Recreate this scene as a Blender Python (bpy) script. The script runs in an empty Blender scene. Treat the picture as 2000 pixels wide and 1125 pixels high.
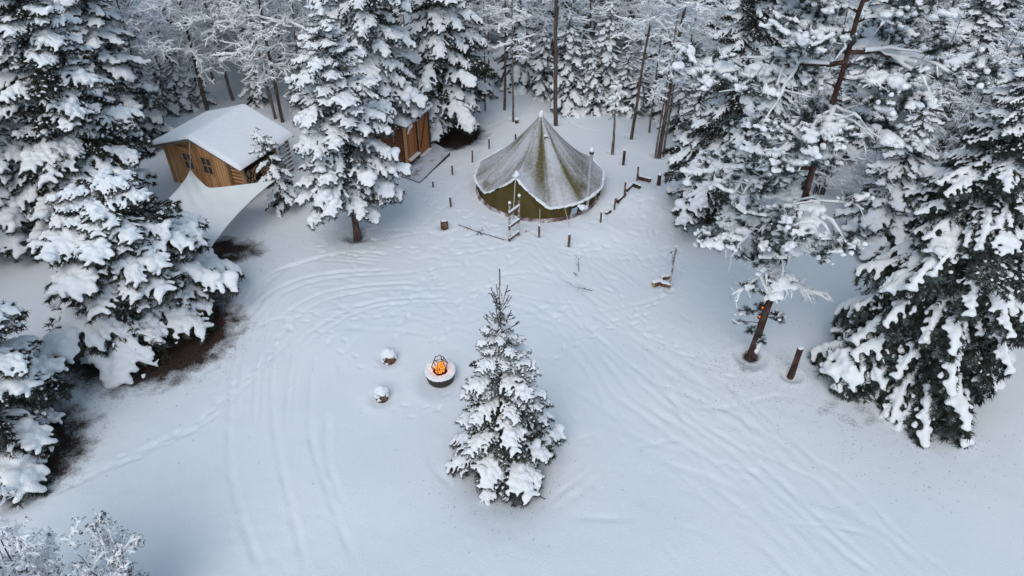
import bpy, math, random
import numpy as np
from math import radians, sin, cos, pi

# ------------------------------------------------------------ camera, light
scene = bpy.context.scene
H, F, TH = 14.8, 1400.0, radians(38.5)
cam_d = bpy.data.cameras.new('camera'); cam = bpy.data.objects.new('camera', cam_d)
scene.collection.objects.link(cam)
cam.location = (0, 0, H); cam.rotation_euler = (pi/2 - TH, 0, 0)
cam_d.sensor_width = 36; cam_d.lens = F/2000*36; cam_d.clip_end = 2000
scene.camera = cam
scene.view_settings.view_transform = 'Standard'
scene.view_settings.look = 'None'
scene.view_settings.exposure = 0.26
scene.view_settings.gamma = 1.0
world = bpy.data.worlds.new('World'); scene.world = world; world.use_nodes = True
wn, wl = world.node_tree.nodes, world.node_tree.links
wn.clear()
SUN_EL, SUN_AZ = radians(50), radians(195)
sky = wn.new('ShaderNodeTexSky'); sky.sky_type = 'NISHITA'; sky.sun_disc = False
sky.sun_elevation = SUN_EL; sky.sun_rotation = SUN_AZ
sky.air_density = 1.0; sky.dust_density = 4.0; sky.ozone_density = 1.0
mixw = wn.new('ShaderNodeMixRGB'); mixw.inputs[0].default_value = 0.62   # overcast veil over the sky
mixw.inputs[2].default_value = (3.5, 4.8, 6.15, 1)
bg = wn.new('ShaderNodeBackground'); bg.inputs[1].default_value = 0.1
wo = wn.new('ShaderNodeOutputWorld')
wl.new(sky.outputs[0], mixw.inputs[1]); wl.new(mixw.outputs[0], bg.inputs[0]); wl.new(bg.outputs[0], wo.inputs[0])
sun_d = bpy.data.lights.new('sun', 'SUN'); sun_d.energy = 0.95; sun_d.angle = radians(45); sun_d.color = (1, .965, .95)
sun = bpy.data.objects.new('sun', sun_d); scene.collection.objects.link(sun)
sun.rotation_euler = (pi/2 - SUN_EL, 0, radians(180) - SUN_AZ + radians(0))
scene.cycles.diffuse_bounces = 8; scene.cycles.max_bounces = 8

# ------------------------------------------------------------ numeric helpers
COL = scene.collection
R0 = np.random.default_rng(7)
def G(px, py, z=0.0):                       # point at height z seen at a photo pixel
    a = (px-1000)/F; b = (562.5-py)/F
    dy = cos(TH)+b*sin(TH); dz = -sin(TH)+b*cos(TH)
    t = (z-H)/dz
    return np.array([a*t, dy*t, z])
def HZ(g, py):                              # height above a ground point that shows at row py
    return H - g[1]*math.tan(TH - math.atan((562.5-py)/F))
def hashn(i, j, k, s):
    h = (i*374761393 + j*668265263 + k*2147483647 + s*1274126177) & 0xffffffff
    h = ((h ^ (h >> 13))*1274126177) & 0xffffffff
    return ((h ^ (h >> 16)) & 0xffff)/65535.0
def vnoise(P, f, seed=0):
    Q = P*f; I = np.floor(Q).astype(np.int64); U = Q-I; U = U*U*(3-2*U)
    r = 0
    for a in (0, 1):
        for b in (0, 1):
            for c in (0, 1):
                w = (U[:, 0] if a else 1-U[:, 0])*(U[:, 1] if b else 1-U[:, 1])*(U[:, 2] if c else 1-U[:, 2])
                r = r + w*hashn(I[:, 0]+a, I[:, 1]+b, I[:, 2]+c, seed)
    return r*2-1
def vn2(x, y, f, seed=0):
    P = np.stack([x.ravel(), y.ravel(), np.zeros(x.size)], 1)
    return vnoise(P, f, seed).reshape(x.shape)

# ------------------------------------------------------------ materials
def mat(name, base, rough=.8, spec=.2):
    m = bpy.data.materials.new(name); m.use_nodes = True
    b = m.node_tree.nodes['Principled BSDF']
    b.inputs['Base Color'].default_value = (*base, 1); b.inputs['Roughness'].default_value = rough
    b.inputs['Specular IOR Level'].default_value = spec
    return m
def nodes(m): return m.node_tree.nodes, m.node_tree.links, m.node_tree.nodes['Principled BSDF']
def noise_mat(name, stops, scale, detail=4, rough=.85, stretch=(1, 1, 1), bump=0, bscale=None, spec=.2, rlo=.3, rhi=.7, bdist=.02):
    m = mat(name, stops[0], rough, spec); n, l, b = nodes(m)
    tc = n.new('ShaderNodeTexCoord'); mp = n.new('ShaderNodeMapping'); mp.inputs['Scale'].default_value = stretch
    nz = n.new('ShaderNodeTexNoise'); nz.inputs['Scale'].default_value = scale; nz.inputs['Detail'].default_value = detail
    cr = n.new('ShaderNodeValToRGB'); e = cr.color_ramp.elements
    k = len(stops)
    e[0].position = rlo; e[0].color = (*stops[0], 1); e[1].position = rhi; e[1].color = (*stops[-1], 1)
    for i in range(1, k-1):
        q = e.new(rlo+(rhi-rlo)*i/(k-1)); q.color = (*stops[i], 1)
    l.new(tc.outputs['Object'], mp.inputs[0]); l.new(mp.outputs[0], nz.inputs[0]); l.new(nz.outputs[0], cr.inputs[0]); l.new(cr.outputs[0], b.inputs['Base Color'])
    if bump:
        nb = n.new('ShaderNodeTexNoise'); nb.inputs['Scale'].default_value = bscale or scale*2; nb.inputs['Detail'].default_value = 5
        bp = n.new('ShaderNodeBump'); bp.inputs['Strength'].default_value = bump; bp.inputs['Distance'].default_value = bdist
        l.new(mp.outputs[0], nb.inputs[0]); l.new(nb.outputs[0], bp.inputs['Height']); l.new(bp.outputs[0], b.inputs['Normal'])
    return m
SNOWC = (.80, .84, .875)
M = {}
M['snow'] = noise_mat('snow_on_trees', [(.88, .905, .925), (.92, .94, .95)], 3, bump=.8, bscale=30, rough=.7, bdist=.03)
M['snow_fine'] = noise_mat('snow_on_things', [(.81, .845, .885), (.86, .89, .92)], 5, bump=.3, bscale=30, rough=.7)
M['frost'] = noise_mat('snow_on_twigs', [(.90, .92, .94), (.94, .955, .965)], 4, rough=.8)
M['needle'] = noise_mat('spruce_needles', [(.012, .015, .011), (.034, .038, .026), (.16, .18, .18)], 4.5, rough=.75, rlo=.36, rhi=.72)
M['needle_frosted'] = noise_mat('frosted_needles', [(.014, .02, .018), (.07, .085, .085), (.42, .47, .50)], 5.5, rough=.75, rlo=.40, rhi=.64)
M['pine_needle'] = noise_mat('pine_needles', [(.022, .036, .034), (.06, .085, .082), (.32, .38, .40)], 7, rough=.7, rlo=.40, rhi=.68)
M['needle_bright'] = noise_mat('green_spruce_needles', [(.012, .017, .014), (.032, .042, .032), (.13, .155, .145)], 5, rough=.75, rlo=.35, rhi=.65)
M['bark'] = noise_mat('spruce_bark', [(.035, .025, .02), (.11, .08, .065), (.17, .13, .11)], 14, stretch=(1, 1, .3), bump=.6, rough=.9)
M['bark_red'] = noise_mat('pine_bark', [(.022, .014, .012), (.062, .036, .029), (.13, .082, .068)], 9, stretch=(1, 1, .35), bump=.8, rough=.9)
M['bark_grey'] = noise_mat('pale_bark', [(.06, .05, .045), (.16, .135, .12), (.28, .25, .23)], 8, stretch=(1, 1, .4), bump=.4, rough=.9)
M['twig'] = noise_mat('dark_twigs', [(.03, .022, .022), (.10, .075, .07)], 6, rough=.9)
M['post'] = noise_mat('weathered_stake', [(.05, .035, .03), (.16, .10, .075), (.30, .2, .15)], 16, stretch=(1, 1, .3), bump=.4, rough=.9)
M['cut'] = noise_mat('sawn_wood', [(.30, .16, .075), (.62, .38, .20)], 9, rough=.85)
M['dark_wood'] = noise_mat('old_dark_wood', [(.035, .022, .018), (.10, .062, .045)], 8, stretch=(1, 1, .4), bump=.4, rough=.9)
M['iron'] = noise_mat('rusty_iron', [(.02, .017, .016), (.06, .035, .025)], 12, rough=.6, spec=.5)
M['steel'] = noise_mat('stove_pipe_steel', [(.28, .29, .31), (.5, .5, .52)], 10, rough=.4, spec=.6)
M['rope'] = mat('pale_rope', (.55, .55, .53), .9)
M['rope_dark'] = mat('dark_cord', (.06, .045, .04), .9)
M['glass'] = mat('window_glass', (.05, .055, .065), .2, .4)
M['soil_litter'] = noise_mat('forest_litter', [(.03, .02, .012), (.10, .06, .03)], 40)
M['plastic'] = mat('translucent_jug_plastic', (.60, .63, .68), .4)

def plank_mat(name, c1, c2, seam, width, axis='X', knots=True):
    m = mat(name, c1, .75, .15); n, l, b = nodes(m)
    tc = n.new('ShaderNodeTexCoord'); sp = n.new('ShaderNodeSeparateXYZ'); l.new(tc.outputs['Object'], sp.inputs[0])
    def mth(op, a, bb=None):
        q = n.new('ShaderNodeMath'); q.operation = op
        for i, v in enumerate((a, bb)):
            if v is None: continue
            if isinstance(v, (int, float)): q.inputs[i].default_value = v
            else: l.new(v, q.inputs[i])
        return q.outputs[0]
    u = mth('DIVIDE', sp.outputs[axis], width); fr = mth('FRACT', u); fl = mth('FLOOR', u)
    wn_ = n.new('ShaderNodeTexWhiteNoise'); wn_.noise_dimensions = '1D'; l.new(fl, wn_.inputs['W'])
    st = n.new('ShaderNodeMapping'); st.inputs['Scale'].default_value = (14, 14, 1.2) if axis != 'Z' else (1.5, 1.5, 14)
    l.new(tc.outputs['Object'], st.inputs[0])
    nz = n.new('ShaderNodeTexNoise'); nz.inputs['Scale'].default_value = 1.6; nz.inputs['Detail'].default_value = 6; l.new(st.outputs[0], nz.inputs[0])
    t = mth('ADD', mth('MULTIPLY', nz.outputs[0], .75), mth('MULTIPLY', wn_.outputs[0], .35))
    cr = n.new('ShaderNodeValToRGB'); cr.color_ramp.elements[0].position = .3; cr.color_ramp.elements[1].position = .8
    cr.color_ramp.elements[0].color = (*c1, 1); cr.color_ramp.elements[1].color = (*c2, 1); l.new(t, cr.inputs[0])
    d = mth('ABSOLUTE', mth('SUBTRACT', fr, .5)); s = mth('GREATER_THAN', d, .5-seam)
    mx = n.new('ShaderNodeMixRGB'); l.new(s, mx.inputs[0]); l.new(cr.outputs[0], mx.inputs[1]); mx.inputs[2].default_value = (c1[0]*.25, c1[1]*.2, c1[2]*.2, 1)
    out = mx.outputs[0]
    if knots:
        vo = n.new('ShaderNodeTexVoronoi'); vo.inputs['Scale'].default_value = 6; l.new(tc.outputs['Object'], vo.inputs[0])
        kk = mth('LESS_THAN', vo.outputs['Distance'], .16); mk = n.new('ShaderNodeMixRGB'); l.new(mth('MULTIPLY', kk, .6), mk.inputs[0])
        l.new(out, mk.inputs[1]); mk.inputs[2].default_value = (c1[0]*.35, c1[1]*.25, c1[2]*.2, 1); out = mk.outputs[0]
    l.new(out, b.inputs['Base Color'])
    return m
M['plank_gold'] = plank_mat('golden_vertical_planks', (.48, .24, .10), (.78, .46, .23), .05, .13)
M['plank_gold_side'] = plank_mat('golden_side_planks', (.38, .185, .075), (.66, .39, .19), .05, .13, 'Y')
M['plank_log'] = plank_mat('horizontal_logs', (.34, .17, .075), (.60, .36, .18), .10, .15, 'Z', False)
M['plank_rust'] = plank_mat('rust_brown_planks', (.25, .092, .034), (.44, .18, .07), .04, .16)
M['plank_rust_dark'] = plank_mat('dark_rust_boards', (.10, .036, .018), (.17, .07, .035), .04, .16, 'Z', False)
M['trim_wood'] = noise_mat('trim_wood', [(.32, .17, .08), (.56, .35, .18)], 5, stretch=(8, 8, 1))
M['grey_board'] = noise_mat('grey_fascia_board', [(.13, .11, .10), (.28, .24, .21)], 6, stretch=(4, 4, 1))
def emis(name, c, s):
    m = bpy.data.materials.new(name); m.use_nodes = True; n = m.node_tree.nodes; l = m.node_tree.links; n.clear()
    tc = n.new('ShaderNodeTexCoord'); nz = n.new('ShaderNodeTexNoise'); nz.inputs['Scale'].default_value = 14
    cr = n.new('ShaderNodeValToRGB'); e = cr.color_ramp.elements; e[0].position = .38; e[0].color = (.9, .09, .008, 1); e[1].position = .62; e[1].color = (*c, 1)
    em = n.new('ShaderNodeEmission'); em.inputs[1].default_value = s; o = n.new('ShaderNodeOutputMaterial')
    l.new(tc.outputs['Object'], nz.inputs[0]); l.new(nz.outputs[0], cr.inputs[0]); l.new(cr.outputs[0], em.inputs[0]); l.new(em.outputs[0], o.inputs[0])
    return m
M['flame'] = emis('flame', (1, .38, .05), 1.5)
M['ember'] = emis('glowing_ember', (1, .22, .02), 1.3)

# ------------------------------------------------------------ mesh helpers
class MB:
    def __init__(s): s.v = []; s.f = []; s.n = 0
    def add(s, V, Fc, mi=0):
        V = np.asarray(V, np.float32).reshape(-1, 3); Fc = np.asarray(Fc, np.int64)
        if len(V) == 0: return s
        s.v.append(V); s.f.append((Fc+s.n, mi)); s.n += len(V); return s
    def mesh(s, name, mats, smooth=True):
        me = bpy.data.meshes.new(name)
        V = np.concatenate(s.v); me.vertices.add(len(V)); me.vertices.foreach_set('co', V.ravel())
        tot = np.concatenate([np.full(len(f), f.shape[1], np.int32) for f, _ in s.f])
        idx = np.concatenate([f.ravel() for f, _ in s.f]).astype(np.int32)
        st = np.concatenate([[0], np.cumsum(tot)[:-1]]).astype(np.int32)
        me.loops.add(len(idx)); me.loops.foreach_set('vertex_index', idx)
        me.polygons.add(len(tot)); me.polygons.foreach_set('loop_start', st)
        me.polygons.foreach_set('material_index', np.concatenate([np.full(len(f), m, np.int32) for f, m in s.f]))
        sm = np.full(len(tot), bool(smooth)); me.polygons.foreach_set('use_smooth', sm)
        for m in (mats if isinstance(mats, (list, tuple)) else [mats]): me.materials.append(m)
        me.update(calc_edges=True)
        if not smooth is None: me.validate()
        return me
    def obj(s, name, mats, parent=None, smooth=True, loc=None, rz=None):
        return link(name, s.mesh(name, mats, smooth), parent, loc, rz)
    # ---- solid shapes
    def box(s, c, d, mi=0, rz=0, bev=0.0):
        x, y, z = [q/2 for q in d]
        V = np.array([(a*x, b*y, e*z) for e in (-1, 1) for a, b in ((-1, -1), (1, -1), (1, 1), (-1, 1))])
        cr, sr = cos(rz), sin(rz)
        V = np.stack([V[:, 0]*cr-V[:, 1]*sr, V[:, 0]*sr+V[:, 1]*cr, V[:, 2]], 1)+np.array(c)
        return s.add(V, [(0, 3, 2, 1), (4, 5, 6, 7), (0, 1, 5, 4), (1, 2, 6, 5), (2, 3, 7, 6), (3, 0, 4, 7)], mi)
    def beam(s, p, q, w, h, mi=0):             # square bar between two points
        p = np.array(p, float); q = np.array(q, float); t = q-p; t /= np.linalg.norm(t)
        up = np.array([0, 0, 1.]) if abs(t[2]) < .9 else np.array([0, 1., 0])
        a = np.cross(t, up); a /= np.linalg.norm(a); b = np.cross(a, t)
        V = [e+a*i*w/2+b*j*h/2 for e in (p, q) for i, j in ((-1, -1), (1, -1), (1, 1), (-1, 1))]
        return s.add(V, [(0, 3, 2, 1), (4, 5, 6, 7), (0, 1, 5, 4), (1, 2, 6, 5), (2, 3, 7, 6), (3, 0, 4, 7)], mi)
    def tube(s, pts, rad, k=8, mi=0, cap=True):
        P = np.array(pts, float)[None]; R = np.broadcast_to(np.array(rad, float), (1, P.shape[1])).copy()
        V, Fq = tubes(P, R, k); s.add(V, Fq, mi)
        if cap:
            n = P.shape[1]
            s.add(V[:k], [tuple(range(k))[::-1]], mi); s.add(V[(n-1)*k:], [tuple(range(k))], mi)
        return s
    def lathe(s, prof, k=24, c=(0, 0, 0), mi=0, jit=0, seed=0):
        prof = np.array(prof, float); a = np.arange(k)*2*pi/k; n = len(prof)
        rr = np.random.default_rng(seed)
        j = 1+jit*np.convolve(rr.normal(size=k*3), np.ones(3)/3, 'same')[k:2*k]
        V = np.stack([prof[:, 0, None]*np.cos(a)*j, prof[:, 0, None]*np.sin(a)*j, prof[:, 1, None]+0*a], -1).reshape(-1, 3)+np.array(c)
        i, jx = np.meshgrid(np.arange(n-1), np.arange(k), indexing='ij')
        b = (jx+1) % k
        return s.add(V, np.stack([i*k+jx, i*k+b, (i+1)*k+b, (i+1)*k+jx], -1).reshape(-1, 4), mi)
def tubes(P, Rr, k=3, flat=1.0):
    B, n, _ = P.shape
    T = np.gradient(P, axis=1); T /= np.linalg.norm(T, axis=2, keepdims=True)+1e-9
    m = T.mean(1); ref = np.where(np.abs(m[:, 2:3]) > .85*np.linalg.norm(m, axis=1, keepdims=True), np.array([[1., 0, 0]]), np.array([[0, 0, 1.]]))
    A = np.cross(T, ref[:, None, :]); A /= np.linalg.norm(A, axis=2, keepdims=True)+1e-9
    Bn = np.cross(A, T)
    a = np.arange(k)*2*pi/k+.3
    V = P[:, :, None, :]+Rr[:, :, None, None]*(np.cos(a)[None, None, :, None]*A[:, :, None, :]+flat*np.sin(a)[None, None, :, None]*Bn[:, :, None, :])
    b, i, j = np.meshgrid(np.arange(B), np.arange(n-1), np.arange(k), indexing='ij')
    j2 = (j+1) % k; o = b*n*k
    Fq = np.stack([o+i*k+j, o+i*k+j2, o+(i+1)*k+j2, o+(i+1)*k+j], -1).reshape(-1, 4)
    return V.reshape(-1, 3), Fq
def link(name, me, parent=None, loc=None, rz=None):
    o = bpy.data.objects.new(name, me); COL.objects.link(o)
    if parent: o.parent = parent
    if loc is not None: o.location = [float(q) for q in loc]
    if rz is not None: o.rotation_euler[2] = rz
    return o
def tag(o, label, cat, group=None):
    o['label'] = label; o['category'] = cat
    if group: o['group'] = group
    return o
def thing(name, label, cat, loc=(0, 0, 0), rz=0, group=None):
    o = link(name, None, None, loc, rz); return tag(o, label, cat, group)

# ------------------------------------------------------------ ground height
CT = G(985, 960)[:2]
def gh(x, y):
    x = np.asarray(x, float); y = np.asarray(y, float)
    z = .10*vn2(x, y, .16, 3)+.035*vn2(x, y, .55, 4)
    far = np.clip((y-36)/30, 0, 3); z = z+far*1.2+.35*far*vn2(x, y, .1, 9)
    g = G(1240, 400); z = z+.38*np.exp(-(((x-g[0]-.3)/1.5)**2+((y-g[1])/1.3)**2))     # bank beside the tent
    g = G(1200, 455); z = z+.16*np.exp(-(((x-g[0])/2.)**2+((y-g[1])/.8)**2))
    for (px, py, r, d) in WELLS:
        g = G(px, py); z = z-d*np.exp(-((x-g[0])**2+(y-g[1])**2)/(r*r))
    return z
WELLS = [(290, 640, 3.0, .22), (986, 935, 1.0, .34), (868, 268, 1.8, .2), (698, 462, .6, .10), (440, 490, 1.6, .12), (1780, 800, 2.2, .12), (20, 880, 2.2, .2)]
def gz(g): return float(gh(np.array([g[0]]), np.array([g[1]]))[0])
def GP(px, py, it=3):                        # ground point with relief under a photo pixel
    g = G(px, py)
    for _ in range(it): g = G(px, py, gz(g))
    return g

# ------------------------------------------------------------ ground sheet with tracks
def catmull(p, n=14):
    p = np.array(p, float); q = np.vstack([2*p[0]-p[1], p, 2*p[-1]-p[-2]]); out = []
    for i in range(1, len(q)-2):
        t = np.linspace(0, 1, n, endpoint=False)[:, None]
        out.append(.5*((2*q[i])+(-q[i-1]+q[i+1])*t+(2*q[i-1]-5*q[i]+4*q[i+1]-q[i+2])*t**2+(-q[i-1]+3*q[i]-3*q[i+1]+q[i+2])*t**3))
    return np.vstack(out+[q[-2:-1]])
def build_ground():
    xs = np.arange(-16.5, 17.5, .055); ys = np.arange(5.2, 33.5, .055)
    def ext(lo, hi, far, n): return np.geomspace(.09, far, n)
    gx = np.cumsum(np.geomspace(.08, 60, 60)); 
    X1 = np.concatenate([xs[0]-gx[::-1], xs, xs[-1]+gx]); Y1 = np.concatenate([ys[0]-gx[::-1], ys, ys[-1]+gx])
    X, Y = np.meshgrid(X1, Y1)
    Z = gh(X, Y)
    D = np.zeros_like(Z)
    rr = np.random.default_rng(5)
    def groove(pts, w, d, rim=.22, lumpy=.7):
        P = np.array([G(*p)[:2] for p in catmull(pts)])
        s = np.concatenate([[0], np.cumsum(np.linalg.norm(np.diff(P, axis=0), axis=1))])
        tt = np.arange(0, s[-1], .07)
        if len(tt) < 3: return
        P = np.stack([np.interp(tt, s, P[:, 0]), np.interp(tt, s, P[:, 1])], 1)
        fade = np.clip(np.minimum(tt, s[-1]-tt)/.6, 0, 1)
        amp = fade*(1-lumpy*.5+lumpy*.5*np.sin(tt*6+rr.uniform(0, 6))*np.sin(tt*2.3+rr.uniform(0, 6)))
        # accumulate as a distance field on the fine grid window
        x0, x1 = np.searchsorted(X1, [P[:, 0].min()-.6, P[:, 0].max()+.6]); y0, y1 = np.searchsorted(Y1, [P[:, 1].min()-.6, P[:, 1].max()+.6])
        if x1 <= x0 or y1 <= y0: return
        best = np.full((y1-y0, x1-x0), 9.); ba = np.zeros_like(best)
        for (px, py), a in zip(P, amp):
            i0, i1 = np.searchsorted(X1[x0:x1], [px-.4, px+.4]); j0, j1 = np.searchsorted(Y1[y0:y1], [py-.4, py+.4])
            if i1 <= i0 or j1 <= j0: continue
            dd = np.hypot(X[y0+j0:y0+j1, x0+i0:x0+i1]-px, Y[y0+j0:y0+j1, x0+i0:x0+i1]-py)
            sub = best[j0:j1, i0:i1]; m = dd < sub; sub[m] = dd[m]; ba[j0:j1, i0:i1][m] = a
        d = d*.60; w = w*rr.uniform(.7, .95); g = -d*np.exp(-(best/w)**2)+rim*d*np.exp(-((best-1.9*w)/(.8*w))**2)
        D[y0:y1, x0:x1] = D[y0:y1, x0:x1]+g*ba
    # long vehicle and sledge tracks on the left
    for pts in ([(575, 545), (540, 590), (505, 650), (470, 740), (447, 850), (455, 950), (485, 1050), (520, 1140)],
                [(680, 650), (640, 670), (612, 720), (606, 790), (608, 860), (640, 960), (690, 1100)],
                [(720, 655), (690, 668), (668, 700), (662, 740)],
                [(640, 800), (640, 900), (670, 1000)],
                [(540, 660), (530, 760), (540, 860), (560, 960), (600, 1120)]):
        groove(pts, .10, .07)
        groove([(x+9, y+1) for x, y in pts], .06, .018)
    for off in (0, 16):                        # the double footpath
        groove([(560+off*.4, 622), (548+off, 660), (520+off, 695), (470+off, 745), (420+off, 795), (370+off, 835), (280+off, 878), (180+off, 925), (90, 970)], .09, .085, lumpy=1)
    groove([(490, 640), (545, 622), (562, 625), (555, 648), (540, 668), (535, 700)], .09, .05)
    for q, (dx, dy) in enumerate([(0, 0), (16, 8), (48, 26), (64, 36), (112, 52), (126, 60)]):
        groove([(447+dx, 830), (453+dx, 740), (470+dx, 655+dy*.4), (508+dx, 590+dy), (575+dx, 552+dy), (660+dx, 535+dy), (770+dx, 530+dy)], .08, .075 if q % 2 == 0 else .05, lumpy=.5)
    for k in range(4):                         # arcs sweeping round from under the tarpaulin
        o = k*13
        groove([(478+o*.7, 640-o*.4), (482+o*.8, 590-o*.5), (510+o, 548-o*.35), (560+o*1.1, 522-o*.3), (640+o, 512-o*.4), (740+o, 520-o*.5)], .07+.02*rr.random(), .05+.03*rr.random())
    for k in range(110):                        # trampled middle of the yard, flowing across
        px = rr.uniform(600, 1260); py = rr.uniform(495, 655)-abs(px-930)*.05
        if 700 < px < 1120 and rr.random() < .25: py = rr.uniform(440, 500)
        L = rr.uniform(30, 130); a = rr.normal(.18 if px < 900 else .05, .35)
        if px > 1060: a = rr.normal(.75, .3)
        dx, dy = L*cos(a), L*sin(a)*.6; c = rr.uniform(-12, 12)
        groove([(px-dx, py-dy), (px-dx*.3, py-dy*.3+c), (px+dx*.4, py+dy*.4-c*.4), (px+dx, py+dy)], rr.uniform(.04, .12), rr.uniform(.012, .040))
    for k, (ox, oy) in enumerate([(0, 0), (22, -6), (60, -20), (78, -24), (-60, 25), (-40, 20), (120, -22)]):   # ski tracks to lower right
        pts = [(1075+ox*.5, 590+oy), (1150+ox*.7, 650+oy), (1240+ox, 735+oy), (1340+ox, 815+oy), (1440+ox, 890+oy), (1540+ox, 975+oy), (1640+ox, 1060+oy), (1730+ox, 1150+oy)]
        if k in (4, 5): pts = pts[2:]
        groove([(x+rr.normal(0, 9), y+rr.normal(0, 7)) for x, y in pts], .10, (.05, .06, .03, .045, .03, .03, .035)[k], lumpy=.9)
    for k in range(85):
        t = rr.random(); px = 1090+t*560+rr.normal(0, 75); py = 650+t*430+rr.normal(0, 55)
        L = rr.uniform(25, 110); a = rr.normal(.72, .22)
        if px < 1180 and py > 850: a = rr.normal(-.5, .5)
        c = rr.uniform(-8, 8)
        groove([(px-L*cos(a), py-L*sin(a)), (px, py+c), (px+L*cos(a), py+L*sin(a))], rr.uniform(.06, .13), rr.uniform(.015, .045))
    for pts in ([(1060, 990), (1100, 955), (1150, 920), (1165, 900)], [(1075, 1000), (1130, 965), (1165, 935)], [(1100, 1005), (1180, 1012), (1260, 1012)],
                [(1170, 890), (1160, 940), (1175, 970)], [(1230, 875), (1300, 860), (1350, 858)], [(1210, 970), (1220, 1040), (1215, 1120)],
                [(1350, 795), (1400, 798), (1450, 790), (1510, 772), (1560, 778)], [(1290, 770), (1360, 795)], [(860, 860), (840, 900), (880, 945), (900, 960)],
                [(1090, 760), (1130, 830), (1150, 880)], [(1130, 700), (1180, 790), (1170, 870)], [(1420, 905), (1480, 960), (1500, 1010)],
                [(1010, 230), (960, 250), (930, 300), (900, 360), (850, 420), (800, 470)], [(1180, 260), (1140, 255), (1100, 235)],
                [(900, 320), (895, 370), (850, 430)], [(1340, 560), (1250, 590), (1150, 610)], [(1300, 620), (1260, 680), (1290, 760)]):
        groove(pts, .09, .04)
    for k in range(60):                        # round the tent and on the bank
        px = rr.uniform(1110, 1330); py = rr.uniform(400, 520); a = rr.uniform(0, pi); L = rr.uniform(8, 30)
        groove([(px-L*cos(a), py-L*sin(a)*.7), (px+3, py-2), (px+L*cos(a), py+L*sin(a)*.7)], rr.uniform(.08, .15), rr.uniform(.02, .055))
    for k in range(60):
        px = rr.uniform(850, 1000); py = rr.uniform(215, 420); a = rr.normal(2.0, .5); L = rr.uniform(10, 35)
        groove([(px-L*cos(a), py-L*sin(a)*.7), (px+2, py), (px+L*cos(a), py+L*sin(a)*.7)], rr.uniform(.08, .16), rr.uniform(.02, .04))
    def pit(x, y, a, d, l=.125, w=.055):
        W_ = .3+4*max(l, w); x0, x1 = np.searchsorted(X1, [x-W_, x+W_]); y0, y1 = np.searchsorted(Y1, [y-W_, y+W_])
        if x1 <= x0 or y1 <= y0: return
        u = (X[y0:y1, x0:x1]-x)*cos(a)+(Y[y0:y1, x0:x1]-y)*sin(a); v = -(X[y0:y1, x0:x1]-x)*sin(a)+(Y[y0:y1, x0:x1]-y)*cos(a)
        q = np.sqrt((u/l)**2+(v/w)**2); D[y0:y1, x0:x1] += -d/(1+np.exp((q-1)*5))+.25*d*np.exp(-((q-1.6)/.4)**2)
    def walk(pts, jit=.05, d=.038):
        P = np.array([G(*p)[:2] for p in catmull(pts)]); s_ = np.concatenate([[0], np.cumsum(np.linalg.norm(np.diff(P, axis=0), axis=1))]); k = 0
        for t in np.arange(.1, s_[-1], .36):
            x, y = np.interp(t, s_, P[:, 0]), np.interp(t, s_, P[:, 1]); x2, y2 = np.interp(t+.1, s_, P[:, 0]), np.interp(t+.1, s_, P[:, 1]); a = math.atan2(y2-y, x2-x)
            o = .11*(1 if k % 2 else -1); k += 1
            pit(x-sin(a)*o+rr.normal(0, jit), y+cos(a)*o+rr.normal(0, jit), a+rr.normal(0, .2), d*rr.uniform(.6, 1.2))
    walk([(562, 622), (550, 660), (520, 700), (470, 745), (420, 795), (370, 838), (280, 880), (180, 925), (60, 985)], .04, .03)
    for pts in ([(870, 560), (800, 600), (700, 620), (560, 625)], [(1010, 480), (980, 530), (900, 600), (840, 690)], [(880, 460), (860, 520), (800, 580), (770, 680)], [(1300, 575), (1240, 620), (1150, 650), (1080, 700)],
                [(800, 360), (850, 400), (930, 430), (985, 480)], [(700, 500), (800, 490), (900, 500), (980, 490)], [(560, 520), (640, 500), (720, 500)], [(1110, 500), (1200, 480), (1300, 540)], [(960, 240), (900, 300), (860, 350), (835, 420)],
                [(1200, 560), (1260, 640), (1350, 700), (1430, 730)], [(880, 770), (830, 800), (780, 790)], [(1230, 440), (1260, 400), (1300, 370)], [(620, 640), (680, 690), (740, 730)]): walk(pts, .08, .036)
    for k in range(120):
        px = rr.normal(960, 210); py = rr.uniform(440, 650)
        if k % 3 == 0: px, py = rr.uniform(1120, 1330), rr.uniform(400, 540)
        if k % 7 == 0: px, py = rr.uniform(820, 960), rr.uniform(230, 430)
        if 540 < px < 1400: g = G(px, py); pit(g[0], g[1], rr.uniform(0, 6.28), rr.uniform(.012, .035), rr.uniform(.10, .2), rr.uniform(.05, .09))
    for (px, py, r_, d_) in [(880, 403, .12, .06), (846, 366, .12, .06), (884, 342, .12, .06), (923, 316, .12, .06), (955, 290, .12, .06), (1173, 434, .13, .07), (1111, 479, .14, .08), (1053, 462, .13, .07), (1200, 409, .13, .07),
                             (1217, 322, .15, .08), (1546, 731, .24, .12), (1467, 696, .36, .14), (698, 463, .32, .12), (760, 702, .30, .06), (746, 776, .28, .06), (868, 443, .26, .09), (860, 740, .55, .08), (1307, 563, .13, .07), (996, 470, .12, .07), (1013, 460, .12, .07),
                             (1287, 305, .3, .1), (1233, 270, .22, .1), (1196, 300, .2, .1), (1086, 243, .3, .1), (1002, 236, .2, .08)]:
        g = G(px, py); pit(g[0], g[1], 0, d_, r_, r_)
    near = (X > -16.5) & (X < 17.4) & (Y > 5.2) & (Y < 33.4)
    rough = .5+.5*vn2(X, Y, .35, 21)
    Z = Z+D+np.where(near, .012*rough*vn2(X, Y, 2.6, 6)+.007*rough*vn2(X, Y, 6, 8), 0)
    # soil showing through the snow under the dense crowns
    S = np.zeros_like(Z)
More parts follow.
